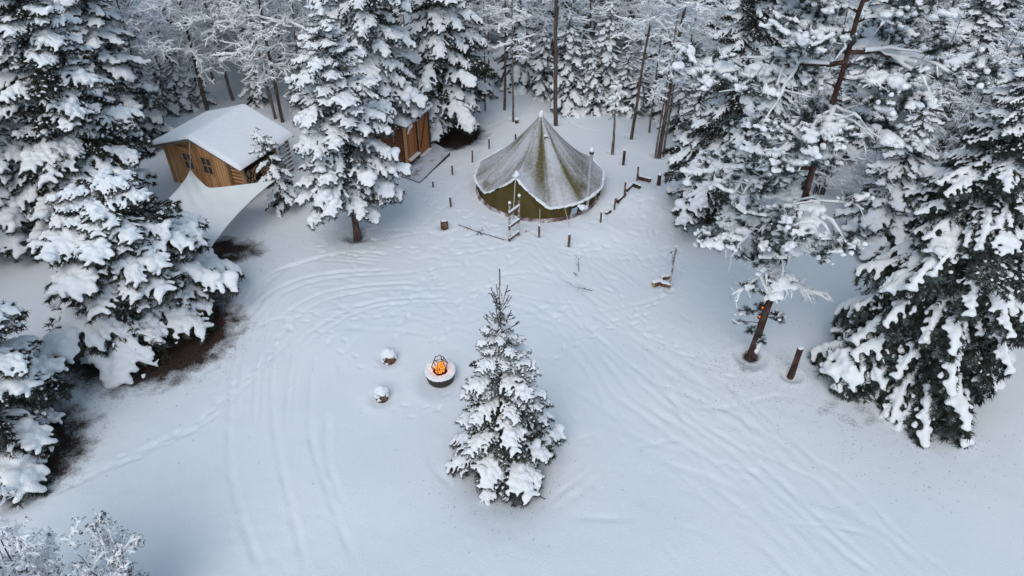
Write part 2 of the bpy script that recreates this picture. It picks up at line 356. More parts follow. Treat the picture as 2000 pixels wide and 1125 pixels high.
    for (px, py, rx, ry, a) in [(295, 650, 2.75, 2.45, 1.35), (20, 885, 2.2, 2.0, 1.1), (868, 262, 1.9, 1.5, 1.3), (455, 488, 1.5, 1.0, .78), (430, 480, .9, .8, .9), (698, 466, .95, .75, .62),
                                (986, 930, 1.0, .85, .62), (1466, 712, .9, .7, .46), (1470, 690, .35, .3, .9), (1660, 800, 1.8, 1.2, .44), (1780, 840, 2.8, 1.3, .36), (1440, 700, 1.6, 1.3, .30), (1385, 440, 1.2, .9, .6), (265, 290, 1.6, 1.3, .9)]:
        g = G(px, py); q = np.hypot((X-g[0])/rx, (Y-g[1])/ry); S = np.maximum(S, a*np.clip(1.35-q*.95, 0, 1))
    far = np.clip((Y-35.5)/4, 0, 1)*.62; S = np.maximum(S, far)
    ny, nx = X.shape
    V = np.stack([X, Y, Z], -1).reshape(-1, 3)
    i, j = np.meshgrid(np.arange(ny-1), np.arange(nx-1), indexing='ij')
    Fq = np.stack([i*nx+j, i*nx+j+1, (i+1)*nx+j+1, (i+1)*nx+j], -1).reshape(-1, 4)
    mb = MB().add(V, Fq); me = mb.mesh('snow_ground', ground_mat())
    at = me.attributes.new('soil', 'FLOAT', 'POINT'); at.data.foreach_set('value', S.ravel().astype(np.float32))
    o = link('snow_ground', me); o['kind'] = 'structure'
def ground_mat():
    m = mat('trodden_snow', SNOWC, .65, .2); n, l, b = nodes(m)
    tc = n.new('ShaderNodeTexCoord')
    at = n.new('ShaderNodeAttribute'); at.attribute_name = 'soil'
    n1 = n.new('ShaderNodeTexNoise'); n1.inputs['Scale'].default_value = 19; n1.inputs['Detail'].default_value = 8; n1.inputs['Roughness'].default_value = .75
    n2 = n.new('ShaderNodeTexNoise'); n2.inputs['Scale'].default_value = .25; n2.inputs['Detail'].default_value = 3
    n3 = n.new('ShaderNodeTexNoise'); n3.inputs['Scale'].default_value = 26; n3.inputs['Detail'].default_value = 6
    for q in (n1, n2, n3): l.new(tc.outputs['Object'], q.inputs[0])
    def mth(op, a, bb, c=None):
        q = n.new('ShaderNodeMath'); q.operation = op
        for i, v in enumerate((a, bb)):
            if isinstance(v, (int, float)): q.inputs[i].default_value = v
            else: l.new(v, q.inputs[i])
        return q.outputs[0]
    n4 = n.new('ShaderNodeTexNoise'); n4.inputs['Scale'].default_value = 2.2; n4.inputs['Detail'].default_value = 5; l.new(tc.outputs['Object'], n4.inputs[0])
    s = mth('SUBTRACT', mth('ADD', at.outputs['Fac'], mth('ADD', mth('MULTIPLY', n1.outputs[0], .7), mth('MULTIPLY', n4.outputs[0], .75))), 1.255)
    mr = n.new('ShaderNodeMapRange'); mr.inputs[1].default_value = -.10; mr.inputs[2].default_value = .26; l.new(s, mr.inputs[0])
    cs = n.new('ShaderNodeValToRGB'); e = cs.color_ramp.elements; e[0].position = .35; e[0].color = (.015, .011, .010, 1); e[1].position = .7; e[1].color = (.075, .050, .036, 1); l.new(n3.outputs[0], cs.inputs[0])
    cw = n.new('ShaderNodeValToRGB'); e = cw.color_ramp.elements; e[0].position = .35; e[0].color = (.75, .795, .835, 1); e[1].position = .65; e[1].color = (.80, .83, .86, 1); l.new(n2.outputs[0], cw.inputs[0])
    mx = n.new('ShaderNodeMixRGB'); l.new(mr.outputs[0], mx.inputs[0]); l.new(cw.outputs[0], mx.inputs[1]); l.new(cs.outputs[0], mx.inputs[2]); l.new(mx.outputs[0], b.inputs['Base Color'])
    bp = n.new('ShaderNodeBump'); bp.inputs['Strength'].default_value = .55; bp.inputs['Distance'].default_value = .03; l.new(n1.outputs[0], bp.inputs['Height']); l.new(bp.outputs[0], b.inputs['Normal'])
    return m
build_ground()

# ------------------------------------------------------------ branch building
def nrm(a): return a/(np.linalg.norm(a, axis=-1, keepdims=True)+1e-9)
def spawn(P, L, n_per, t0, t1, ang, ratio, npts, rng, up=0., droop=.1, planar=True, wig=.04, angj=.15):
    B, n, _ = P.shape
    t = np.linspace(t0, t1, n_per)[None]+rng.uniform(-.5, .5, (B, n_per))*(t1-t0)/max(n_per, 1)
    t = np.clip(t, 0.02, .99); f = t*(n-1); i = np.minimum(f.astype(int), n-2); u = (f-i)[..., None]
    b = np.arange(B)[:, None]
    base = P[b, i]*(1-u)+P[b, i+1]*u; T = nrm(P[b, i+1]-P[b, i])
    if planar:
        S = nrm(np.cross(np.array([0, 0, 1.]), T)); side = np.where((np.arange(n_per)[None]+rng.integers(0, 2, (B, 1))) % 2 == 0, 1., -1.)[..., None]; S = S*side
    else:
        S = nrm(np.cross(T, nrm(rng.normal(size=T.shape))))
    a = ang+rng.normal(0, angj, t.shape)[..., None]
    d = nrm(np.cos(a)*T+np.sin(a)*S+np.array([0, 0, up]))
    LL = L[:, None]*ratio(t)*rng.uniform(.65, 1.2, t.shape)
    s = np.linspace(0, 1, npts)
    pts = base[:, :, None]+d[:, :, None]*(LL[..., None]*s)[..., None]
    pts[..., 2] -= droop*LL[..., None]*s**2
    w = np.cumsum(rng.normal(0, 1, pts.shape), axis=2)*wig*LL[..., None, None]/npts**.5; w[:, :, 0] = 0
    pts = pts+w
    return pts.reshape(-1, npts, 3), LL.reshape(-1)
ICO = None
def ico(sub=1):
    import bmesh
    bm = bmesh.new(); bmesh.ops.create_icosphere(bm, subdivisions=sub, radius=1)
    V = np.array([v.co[:] for v in bm.verts]); Fc = np.array([[v.index for v in f.verts] for f in bm.faces]); bm.free()
    return V, Fc
ICO = ico(2)
def remeshed(centers, radii, flat, voxel, smooth=2, noise=.0, seed=0, z0=None):
    V0, F0 = ICO; n = len(centers)
    V = centers[:, None]+V0[None]*radii[:, None, None]*np.array([1, 1, flat])
    Fc = (F0[None]+np.arange(n)[:, None, None]*len(V0)).reshape(-1, 3)
    me = MB().add(V.reshape(-1, 3), Fc).mesh('tmp', [], True); o = bpy.data.objects.new('tmp', me); COL.objects.link(o)
    m = o.modifiers.new('r', 'REMESH'); m.mode = 'VOXEL'; m.voxel_size = voxel
    if smooth: k = o.modifiers.new('s', 'SMOOTH'); k.iterations = smooth; k.factor = .5
    dg = bpy.context.evaluated_depsgraph_get(); ev = o.evaluated_get(dg); em = ev.to_mesh()
    VV = np.empty(len(em.vertices)*3, np.float32); em.vertices.foreach_get('co', VV); VV = VV.reshape(-1, 3)
    nl = len(em.loops); li = np.empty(nl, np.int32); em.loops.foreach_get('vertex_index', li)
    lt = np.empty(len(em.polygons), np.int32); em.polygons.foreach_get('loop_total', lt)
    FF = li.reshape(-1, 4) if (lt == 4).all() else li[:nl//4*4].reshape(-1, 4)
    ev.to_mesh_clear(); bpy.data.objects.remove(o); bpy.data.meshes.remove(me)
    if noise:
        VV = VV+np.stack([vnoise(VV, 9, seed+q) for q in range(3)], 1)*noise+np.stack([vnoise(VV, 26, seed+5+q) for q in range(3)], 1)*noise*.7
    return VV.astype(np.float32), FF.astype(np.int64)
def blades(P, L, step, length, width, rng, dirs=((1.0, .05), (-1.0, .05), (0, -1.0)), fwd=.9, tail=0.0):
    """needle tufts: slim triangles set along each polyline"""
    out = []
    B, n, _ = P.shape
    for k in range(n-1):
        A0, A1 = P[:, k], P[:, k+1]; seg = np.linalg.norm(A1-A0, axis=1)
        m = max(1, int(round(float(np.mean(seg))/step)))
        for j in range(m):
            u = (j+rng.random((B, 1)))/m; q = A0*(1-u)+A1*u; T = nrm(A1-A0); S = nrm(np.cross(T, np.array([0, 0, 1.]))+1e-6); Z = np.cross(S, T)
            for (sx, sz) in dirs:
                d = nrm(T*(fwd+rng.normal(0, .25, (B, 1)))+S*(sx+rng.normal(0, .25, (B, 1)))+Z*(sz+rng.normal(0, .25, (B, 1))))
                l = length*rng.uniform(.6, 1.25, (B, 1)); w = nrm(np.cross(d, nrm(rng.normal(size=d.shape))))*width*.5
                out.append(np.stack([q-w, q+w, q+d*l], 1))
    V = np.concatenate(out); Fc = np.arange(len(V)*3).reshape(-1, 3)
    return V.reshape(-1, 3), Fc
def along(P, step, rng):
    out = []; tt = []
    B, n, _ = P.shape
    for k in range(n-1):
        seg = np.linalg.norm(P[:, k+1]-P[:, k], axis=1); m = max(1, int(round(float(np.mean(seg))/step)))
        for j in range(m):
            u = (j+.5)/m; out.append(P[:, k]*(1-u)+P[:, k+1]*u); tt.append(np.full(B, (k+u)/(n-1)))
    return np.concatenate(out), np.concatenate(tt)

# Each prototype is a branch of unit length along +X
def proto_frond(seed, voxel, snow=1.0, nd=1.0, kind='pad'):
    rng = np.random.default_rng(seed)
    n = 9; s = np.linspace(0, 1, n)
    dr = {'pad': .26, 'droop': .34, 'heavy': .42, 'bare': .30}[kind]
    main = np.stack([s, .05*np.sin(s*3+rng.uniform(0, 6))*s, .10*s-dr*s**2], -1)[None]
    L1 = np.array([1.])
    wide = {'pad': .50, 'droop': .30, 'heavy': .42, 'bare': .42}[kind]
    ratio = lambda t: wide*np.clip(t*4, .25, 1)*np.clip((1.12-t), 0, 1)**.75
    tw, Lt = spawn(main, L1, 22, .12, .97, .95, ratio, 6, rng, droop=.30 if kind != 'droop' else .9, wig=.05)
    st, Ls = spawn(tw, Lt, 6, .2, .95, .8, lambda t: .42*(1.1-t)+.05, 4, rng, droop=.35 if kind != 'droop' else 1.1, wig=.04)
    out = {}
    st_ = .030/nd
    bl = [blades(main, L1, st_*1.1, .075, .017/nd**.5, rng), blades(tw, Lt, st_*1.25, .075, .017/nd**.5, rng), blades(st, Ls, st_*1.4, .066, .016/nd**.5, rng)]
    if kind == 'droop':
        hg, Lh = spawn(tw, Lt, 3, .2, .98, .5, lambda t: .5+0*t, 4, rng, up=-1.6, droop=.5, planar=False)
        bl.append(blades(hg, Lh, st_, .05, .015, rng))
    mb = MB()
    for V, Fc in bl: mb.add(V, Fc)
    out['needles'] = (np.concatenate(mb.v), np.concatenate([f for f, _ in mb.f]))
    wv, wf = tubes(main, np.linspace(.012, .003, n)[None], 4); w2, f2 = tubes(tw, np.linspace(.005, .0015, 6)[None]*np.ones((len(tw), 1)), 3)
    out['wood'] = (np.concatenate([wv, w2]), np.concatenate([wf, f2+len(wv)]))
    cs, rs = [], []
    if kind == 'bare':
        c, t = along(np.concatenate([main[:, [0, 2, 4, 6, 7, 8]], tw]), .05, rng); k = rng.random(len(c)) < .22; cs.append(c[k]); rs.append(rng.uniform(.014, .03, k.sum()))
    elif kind == 'droop':
        c, t = along(main, .028, rng); r = .044*(1-.3*t)*rng.uniform(.6, 1.45, len(c)); cs.append(c); rs.append(r)
        c, t = along(tw, .03, rng); k = rng.random(len(c)) < np.clip(1.3-t*1.4, 0, 1); cs.append(c[k]); rs.append((.029*rng.uniform(.6, 1.2, len(c)))[k])
    else:
        c, t = along(main, .035, rng); r = .050*(1-.25*t)*rng.uniform(.7, 1.3, len(c)); k = t > .12; cs.append(c[k]); rs.append(r[k])
        c, t = along(tw, .032, rng); hold = rng.random(len(tw)) < .90
        k = np.tile(hold, len(c)//len(tw)) & (t < np.tile(rng.uniform(.5, 1.0, len(tw)), len(c)//len(tw))); cs.append(c[k]); rs.append((.042*(1-.35*t)*rng.uniform(.6, 1.4, len(c)))[k])
        c, t = along(st, .035, rng); hs = np.tile(rng.random(len(st)) < .80, len(c)//len(st)); k = hs & (t < .8); cs.append(c[k]); rs.append((.027*(1-.3*t)*rng.uniform(.6, 1.2, len(c)))[k])
        # big lumps
        c, t = along(main, .12, rng); c = c+rng.normal(0, .05, c.shape)*np.array([1, 1.3, 0]); k = t > .25; cs.append(c[k]); rs.append(rng.uniform(.045, .092, len(c))[k])
    c = np.concatenate(cs); r = np.concatenate(rs)*snow; c = c+np.array([0, 0, 1.])*(r[:, None]*.62)+np.array([0, 0, .006])
    out['snow'] = remeshed(c, r, .72, voxel, 2, .010, seed)
    return out
def proto_shoot(seed):                        # short young shoot, lightly dusted
    rng = np.random.default_rng(seed); s = np.linspace(0, 1, 6)
    main = np.stack([s, 0*s, .1*s**2], -1)[None]; L1 = np.array([1.])
    tw, Lt = spawn(main, L1, 2, .35, .7, .7, lambda t: .42*(1.2-t), 4, rng, droop=0)
    V = MB()
    for P, L in ((main, L1), (tw, Lt)):
        V.add(*blades(P, L, .022, .055, .026, rng, dirs=((1, 0), (-1, 0), (0, 1), (0, -1)), fwd=1.5))
    wv, wf = tubes(main, np.linspace(.022, .008, 6)[None], 4)
    c, t = along(main, .05, rng); k = (rng.random(len(c)) < .55) & (t < .6); c2, t2 = along(tw, .06, rng); k2 = rng.random(len(c2)) < .4
    c = np.concatenate([c[k], c2[k2]]); r = rng.uniform(.022, .042, len(c)); c = c+np.array([0, 0, .02])
    return dict(needles=(np.concatenate(V.v), np.concatenate([f for f, _ in V.f])), wood=(wv, wf), snow=remeshed(c, r, .8, .028, 1, .005, seed))
PROTO = {}
for kind in ('pad', 'droop', 'heavy', 'bare'):
    for q, vx, nd in (('hero', .0165, 1.6), ('mid', .026, 1.0), ('far', .042, .55)):
        if kind == 'droop' and q == 'far': pass
        PROTO[kind, q] = [proto_frond(100+i+7*len(kind), vx, {'hero': 1, 'mid': 1.05, 'far': 1.15}[q], nd, kind) for i in range({'hero': 5, 'mid': 4, 'far': 4}[q])]
PROTO['shoot', 'hero'] = [proto_shoot(5), proto_shoot(6)]

class Tree:
    def __init__(s): s.inst = {}; s.wood = MB(); s.parts = {}
    def put(s, key, idx, M4): s.inst.setdefault((key, idx), []).append(M4)
    def bake(s, what):
        mb = MB()
        for (key, idx), Ms in s.inst.items():
            V, Fc = PROTO[key][idx][what]
            if len(V) == 0: continue
            A = np.array(Ms)                                            # (m,4,4)
            W = np.einsum('mij,vj->mvi', A[:, :3, :3], V)+A[:, None, :3, 3]
            m = len(A); FF = (Fc[None]+np.arange(m)[:, None, None]*len(V)).reshape(-1, Fc.shape[1])
            mb.add(W.reshape(-1, 3), FF)
        return mb
def xform(base, az, pitch, L, wscale=1., roll=0., zs=1.):
    ca, sa, cp, sp, cr, sr = cos(az), sin(az), cos(pitch), sin(pitch), cos(roll), sin(roll)
    Rz = np.array([[ca, -sa, 0], [sa, ca, 0], [0, 0, 1]]); Ry = np.array([[cp, 0, -sp], [0, 1, 0], [sp, 0, cp]]); Rx = np.array([[1, 0, 0], [0, cr, -sr], [0, sr, cr]])
    A = np.eye(4); A[:3, :3] = Rz@Ry@Rx@np.diag([L, L*wscale, L*zs]); A[:3, 3] = base; return A
def spruce_meshes(seed, Ht, R, kind='pad', q='hero', z0=.5, dz=.34, shape=.85, per=6, lean=(0, 0), needle='needle', leader=False, mix=0., pitch=(-.25, .5), trunk_r=None, extra=.5, barefrac=.35, rfun=None, upkind=None, topsnow=True):
    rng = np.random.default_rng(seed); rnd = random.Random(seed)
    T = Tree()
    ax = lambda z: np.array([lean[0]*(z/Ht)**1.5, lean[1]*(z/Ht)**1.5, z])
    zz = np.linspace(-.3, Ht, 14); tr = trunk_r or Ht*.012+.02
    T.wood.tube([ax(max(z, 0)) if z > 0 else np.array([0, 0, z]) for z in zz], [tr*(1-.93*max(z, 0)/Ht)+(tr*.35 if z < .15 else 0) for z in zz], 9)
    z = z0; az0 = rnd.uniform(0, 6)
    while z < Ht*.965:
        u = (z-z0)/(Ht-z0); prof = (1-u)**shape*(min(1, .72+u*3.2)); L = R*prof*1.02+.12
        k = per if L > .6 else max(4, per-1)
        for i in range(k+(1 if rnd.random() < extra else 0)):
            az = az0+2*pi*i/k+rnd.gauss(0, .22); zz_ = z+rnd.uniform(-.5, .5)*dz
            l = L*rnd.uniform(.62, 1.13)*(rfun(az, zz_) if rfun else 1)
            if rnd.random() < .12: l *= .6
            pt = pitch[0]+(pitch[1]-pitch[0])*u**1.3+rnd.gauss(0, .09)
            kk = kind
            if upkind and rnd.random() < (u-.55)*1.2: kk = upkind
            elif rnd.random() < mix: kk = {'pad': 'heavy', 'heavy': 'pad', 'droop': 'pad'}[kind]
            if leader and u > .84:
                if rnd.random() < .45: T.put(('shoot', 'hero'), rnd.randrange(2), xform(ax(zz_), az, .35+.5*(u-.84)/.16+rnd.gauss(0, .1), max(l*1.2, .45), 1))
            elif rnd.random() < barefrac: T.put(('bare', q), rnd.randrange(len(PROTO['bare', q])), xform(ax(zz_), az, pt+.06, l*rnd.uniform(.8, 1.08), 1.1, rnd.gauss(0, .2)))
            else: T.put((kk, q), rnd.randrange(len(PROTO[kk, q])), xform(ax(zz_), az, pt, l, rnd.uniform(.85, 1.25)*(1.15 if u > .6 else 1), rnd.gauss(0, .12), rnd.uniform(.8, 1.15)))
        for i in range(2):                      # snowless inner boughs
            T.put(('bare', q), rnd.randrange(len(PROTO['bare', q])), xform(ax(z+dz*rnd.uniform(.2, .8)), rnd.uniform(0, 6.28), pitch[0]*.6+rnd.gauss(0, .2), L*rnd.uniform(.45, .72), 1.2, rnd.gauss(0, .3)))
        az0 += 2.4; z += dz*(1-.45*u)*rnd.uniform(.85, 1.15)
    mats = {'crown': (T.bake('needles'), M[needle]), 'snow_cover': (T.bake('snow'), M['snow'])}
    wb = T.bake('wood'); T.wood.v += wb.v; T.wood.f += [(f+T.wood.n, m) for f, m in wb.f]; T.wood.n += wb.n
    if leader:
        for (dz_, n_, el_, l_) in ((.32, 5, .95, .62), (.95, 6, .75, .60), (.60, 3, .8, .35)):
            for q_ in range(n_): T.put(('shoot', 'hero'), q_ % 2, xform(ax(Ht-dz_), q_*2*pi/n_+dz_*3, el_+rnd.gauss(0, .08), l_*rnd.uniform(.8, 1.15), 1))
        mats = {'crown': (T.bake('needles'), M[needle]), 'snow_cover': (T.bake('snow'), M['snow'])}
        w2 = T.bake('wood'); T.wood = MB().add(np.concatenate(T.wood.v[:1]), T.wood.f[0][0]).add(np.concatenate(w2.v), np.concatenate([f for f, _ in w2.f]))
        top = ax(Ht); mb = mats['snow_cover'][0]
        P = np.array([ax(Ht-.25), ax(Ht-.1), ax(Ht+.35), ax(Ht+.78)])[None]; T.wood.add(*tubes(P, np.array([[.022, .018, .012, .006]]), 5))
        mats['crown'][0].add(*blades(P, None, .025, .05, .018, rng, dirs=((1, 0), (-1, 0), (0, 1), (0, -1)), fwd=1.6))
        P2 = P[:, :3]+np.array([.012, -.006, 0]); mb.add(*tubes(P2, np.array([[.012, .016, .008]]), 5))
    elif topsnow:
        c = np.array([ax(Ht-.02), ax(Ht-.14), ax(Ht-.28)])+rng.normal(0, .02, (3, 3)); V, Fc = remeshed(c, np.array([.06, .10, .13]), 1.1, .03, 1)
        mats['snow_cover'][0].add(V, Fc)
    out = {'trunk': T.wood.mesh('spruce_trunk', M['bark'])}
    for k, (mb, m) in mats.items(): out[k] = mb.mesh('spruce_'+k, m, smooth=(k != 'crown'))
    return out
def place(meshes, name, label, cat, loc, rz=0, sc=1, group=None, tilt=(0, 0)):
    o = thing(name, label, cat, loc, rz, group); o.scale = (sc, sc, sc) if not hasattr(sc, '__len__') else sc
    o.rotation_euler = (tilt[0], tilt[1], rz)
    for k, me in meshes.items(): link(k, me, o)
    return o

# ------------------------------------------------------------ pines and bare trees
def proto_clump(seed, voxel=.05):
    rng = np.random.default_rng(seed)
    n = 8; az = rng.uniform(0, 6.28, n); el = rng.uniform(-.2, .9, n)
    d = np.stack([np.cos(az)*np.cos(el), np.sin(az)*np.cos(el), np.sin(el)], 1); d[:, 0] += .5; d = nrm(d)
    s = np.linspace(0, 1, 4); L = rng.uniform(.3, .6, n)
    P = d[:, None]*(s[None, :, None]*L[:, None, None])
    V, Fc = blades(P, L, .035, .26, .022, rng, dirs=((1, 0), (-1, 0), (0, .8), (0, -1), (.7, .7), (-.7, -.7)), fwd=1.0)
    wv, wf = tubes(P, np.ones((n, 4))*.012, 3)
    c = rng.normal(0, .17, (17, 3))*np.array([1.35, 1, .28])+np.array([.14, 0, .11]); r = rng.uniform(.06, .155, len(c))
    c2, t = along(P, .13, rng); k = (rng.random(len(c2)) < .35) & (c2[:, 2] > -.02); c = np.concatenate([c, c2[k]+np.array([0, 0, .05])]); r = np.append(r, rng.uniform(.04, .07, k.sum()))
    return dict(needles=(V, Fc), wood=(wv, wf), snow=remeshed(c, r, .75, voxel, 2, .02, seed))
PROTO['clump', 'hero'] = [proto_clump(300+i) for i in range(5)]
PROTO['clump', 'bare'] = [dict(p, snow=(p['snow'][0][:0], p['snow'][1][:0])) for p in PROTO['clump', 'hero']]
def snow_ridge(P, r, rng, k=4, mb=None, lift=.6, jit=.35):
    T = nrm(np.gradient(P, axis=1)); flatn = np.clip(1.15-np.abs(T[..., 2])**1.5, .12, 1)
    Rr = r*flatn*rng.uniform(1-jit, 1+jit, P.shape[:2]); Rr[:, -1] *= .45
    Q = P+np.array([0, 0, 1.])*(Rr[..., None]*lift)
    V, Fc = tubes(Q, Rr, k); mb.add(V, Fc)
def pine_meshes(seed, Ht, R, z0, lean, nl=46, trunk_r=.17, cl=13, flatlimb=None, needle='pine_needle', snow_k=1.0):
    rng = np.random.default_rng(seed); T = Tree(); sn = MB()
    zz = np.linspace(0, Ht, 22); bend = np.cumsum(rng.normal(0, .03, (22, 2)), 0)
    tx = lambda z: np.array([lean[0]*z/Ht+np.interp(z, zz, bend[:, 0]), lean[1]*z/Ht+np.interp(z, zz, bend[:, 1]), z])
    T.wood.tube([tx(z)+(np.array([0, 0, -.3]) if z == 0 else 0) for z in zz], [trunk_r*(1-.82*z/Ht)*(1.25 if z < .4 else 1)+.01 for z in zz], 12)
    t = np.linspace(0, 1, nl)**.85; zb = z0+(Ht*.97-z0)*t
    az = np.arange(nl)*2.4+rng.normal(0, .5, nl); u = t
    L = R*np.clip(.55+u*2.2, 0, 1)*(1-u)**.42*rng.uniform(.55, 1.15, nl)+.3
    el = -.02+.55*u+rng.normal(0, .16, nl)
    if flatlimb:
        for (i, a, l, e) in flatlimb: az[i] = a; L[i] = l; el[i] = e
    d = np.stack([np.cos(az)*np.cos(el), np.sin(az)*np.cos(el), np.sin(el)], 1)
    s = np.linspace(0, 1, 10); B = np.array([tx(z) for z in zb])
    P = B[:, None]+d[:, None]*(s[None, :, None]*L[:, None, None]); P[..., 2] -= (.20*L*(1-u*.8))[:, None]*s**2-.0
    P[..., 2] += (.12*L)[:, None]*np.sin(s*5+1)*s*.3
    P[:, 1:] += np.cumsum(rng.normal(0, .02, (nl, 9, 3)), 1)*L[:, None, None]
    rad = (.010+.014*L)[:, None]*(1-.8*s)[None]
    T.wood.add(*tubes(P, rad, 5))
    snow_ridge(P[:, 1:], .050, rng, 6, sn, .8)
    S, Ls = spawn(P, L, 11, .2, .98, .8, lambda q: .40*(1.15-q)+.06, 6, rng, up=.05, droop=.18, angj=.3, wig=.06)
    T.wood.add(*tubes(S, np.linspace(.014, .005, 6)[None]*np.ones((len(S), 1)), 4)); snow_ridge(S, .036, rng, 4, sn, .8)
    S2, Lt = spawn(S, Ls, 3, .35, .95, .8, lambda q: .5+0*q, 4, rng, up=.05, droop=.1, planar=False, angj=.3)
    T.wood.add(*tubes(S2, np.linspace(.008, .003, 4)[None]*np.ones((len(S2), 1)), 3)); snow_ridge(S2, .025, rng, 3, sn, .8)
    tips = np.concatenate([S[:, -1], S[:, 3], S2[:, -1], P[:, -1]]); dirs = np.concatenate([S[:, -1]-S[:, -2], S[:, 3]-S[:, 2], S2[:, -1]-S2[:, -2], P[:, -1]-P[:, -2]])
    zrel = (tips[:, 2]-z0)/(Ht-z0)
    keep = rng.random(len(tips)) < np.where(zrel < .06, .0, np.clip(.16+zrel*.42, .12, .46))
    nosnow = rng.random(len(tips)) < .18
    for q, dd, ns_ in zip(tips[keep], dirs[keep], nosnow[keep]):
        ra = q-tx(min(max(q[2], 0), Ht))
        if abs(ra[0]) < .55 and -1.9 < ra[1] < .1 and rng.random() < .75: continue
        T.put(('clump', 'bare' if ns_ else 'hero'), int(rng.integers(5)), xform(q, math.atan2(dd[1], dd[0]), rng.normal(.1, .2), rng.uniform(.34, .62), 1, rng.normal(0, .25), rng.uniform(.8, 1.1)*snow_k))
    for i in range(15):                           # short sprigs low on the trunk
        z_ = rng.uniform(.9, z0+.2); a_ = rng.uniform(0, 6.28); b_ = tx(z_); l_ = rng.uniform(.25, .75); e_ = b_+np.array([cos(a_)*l_, sin(a_)*l_, -.12*l_])
        T.wood.tube([b_, (b_+e_)/2+[0, 0, .04], e_], [.014, .010, .005], 5, cap=False)
        T.put(('clump', 'hero' if rng.random() < .45 else 'bare'), int(rng.integers(5)), xform(e_, a_, -.1, rng.uniform(.26, .40), 1, rng.normal(0, .25), .8))
        T.put(('clump', 'bare'), int(rng.integers(5)), xform((b_+2*e_)/3, a_+.6, -.1, rng.uniform(.2, .32), 1, rng.normal(0, .25), .8))
    c_ = np.array([tx(z_)+[.07, -.09, 0] for z_ in np.linspace(.25, .75, 7)])+rng.normal(0, .02, (7, 3)); V, Fc = remeshed(c_, rng.uniform(.05, .085, 7), 1.1, .025, 1, .01, seed); sn.add(V, Fc)
    nb = T.bake('needles'); sb = T.bake('snow'); sn.v += sb.v; sn.f += [(f+sn.n, m) for f, m in sb.f]; sn.n += sb.n
    wb = T.bake('wood'); T.wood.v += wb.v; T.wood.f += [(f+T.wood.n, m) for f, m in wb.f]
    # snow pads resting on the flatter boughs
    c, tt = along(P[(rng.random(nl) < .8) & (u > .06)][:, 3:], .10, rng); c = c+rng.normal(0, .10, c.shape)*np.array([1, 1, .3]); k = tt > .1
    for a in range(2):
        cc = c[k]+rng.normal(0, .12, c[k].shape)*np.array([1, 1, .2])
        if a == 0: CC = cc
        else: CC = np.concatenate([CC, cc])
    V, Fc = remeshed(CC+np.array([0, 0, .03]), rng.uniform(.06, .19, len(CC)), .55, .035, 1, .02, seed); sn.add(V, Fc)
    return {'trunk': T.wood.mesh('pine_trunk', M['bark_red']), 'crown': nb.mesh('pine_crown', M[needle], False), 'snow_cover': sn.mesh('pine_snow', M['snow'])}
def bare_meshes(seed, Ht, R, z0, n1=34, n2=9, n3=6, bark='bark_grey', tr=None, snow_r=(.035, .026, .020), el0=.15, stems=1, trunksnow=True, tips=False, thick=1.0):
    rng = np.random.default_rng(seed); wd, sn, tw = MB(), MB(), MB(); tr = tr or .015+.0075*Ht
    for st in range(stems):
        ln = rng.normal(0, .025 if stems == 1 else .22, 2)*Ht; base = np.array([0, 0, -.15]) if stems == 1 else np.append(rng.normal(0, .15, 2), -.15)
        s = np.linspace(0, 1, 14); h = Ht*(1 if stems == 1 else rng.uniform(.72, .98))
        tk = base+np.stack([ln[0]*s**1.3, ln[1]*s**1.3, h*s+.15*(s > 0)], 1); tk[1:, :2] += np.cumsum(rng.normal(0, .02, (13, 2)), 0)
        P0 = tk[None]; wd.add(*tubes(P0, (tr*thick*(1-.88*s)*(1 if stems == 1 else .6))[None], 8))
        if stems > 1: snow_ridge(P0, .03, rng, 4, sn)
        m1 = n1 if stems == 1 else max(5, n1//stems)
        P1, L1 = spawn(P0, np.array([1.]), m1, max(z0/h, .04), .97, 1.15, lambda t: R*np.clip(1.25-t, 0, 1)**.6, 9, rng, up=el0, droop=.28, planar=False, wig=.15, angj=.3)
        P2, L2 = spawn(P1, L1, n2, .15, .98, .8, lambda t: .50*(1.15-t)+.05, 6, rng, up=.15, droop=.15, angj=.35, wig=.2)
        P3, L3 = spawn(P2, L2, n3, .15, .95, .8, lambda t: .5*(1.15-t)+.08, 4, rng, up=.1, droop=.1, planar=False, angj=.35, wig=.12)
        tw.add(*tubes(P1, (.006+.010*L1)[:, None]*np.linspace(1, .25, 9)[None]*thick, 4)); tw.add(*tubes(P2, np.linspace(.009, .004, 6)[None]*np.ones((len(P2), 1)), 3)); tw.add(*tubes(P3, np.linspace(.006, .003, 4)[None]*np.ones((len(P3), 1)), 3))
        snow_ridge(P1, snow_r[0], rng, 5, sn); snow_ridge(P2, snow_r[1], rng, 4, sn); snow_ridge(P3, snow_r[2], rng, 3, sn)
        if tips:
            ks = rng.random(len(P3)) < .5; c = P3[ks, -1]; d = c-P3[ks, -2]
            tw.add(*blades(np.stack([c, c+nrm(d)*.05], 1), None, .05, .055, .014, rng, dirs=((1, -1), (-1, -1), (0, -1.4)), fwd=.4))
    return {'trunk': wd.mesh('bare_trunk', M[bark]), 'crown': tw.mesh('bare_twigs', M['twig'], False), 'snow_cover': sn.mesh('twig_snow', M['frost'])}

# ------------------------------------------------------------ named trees

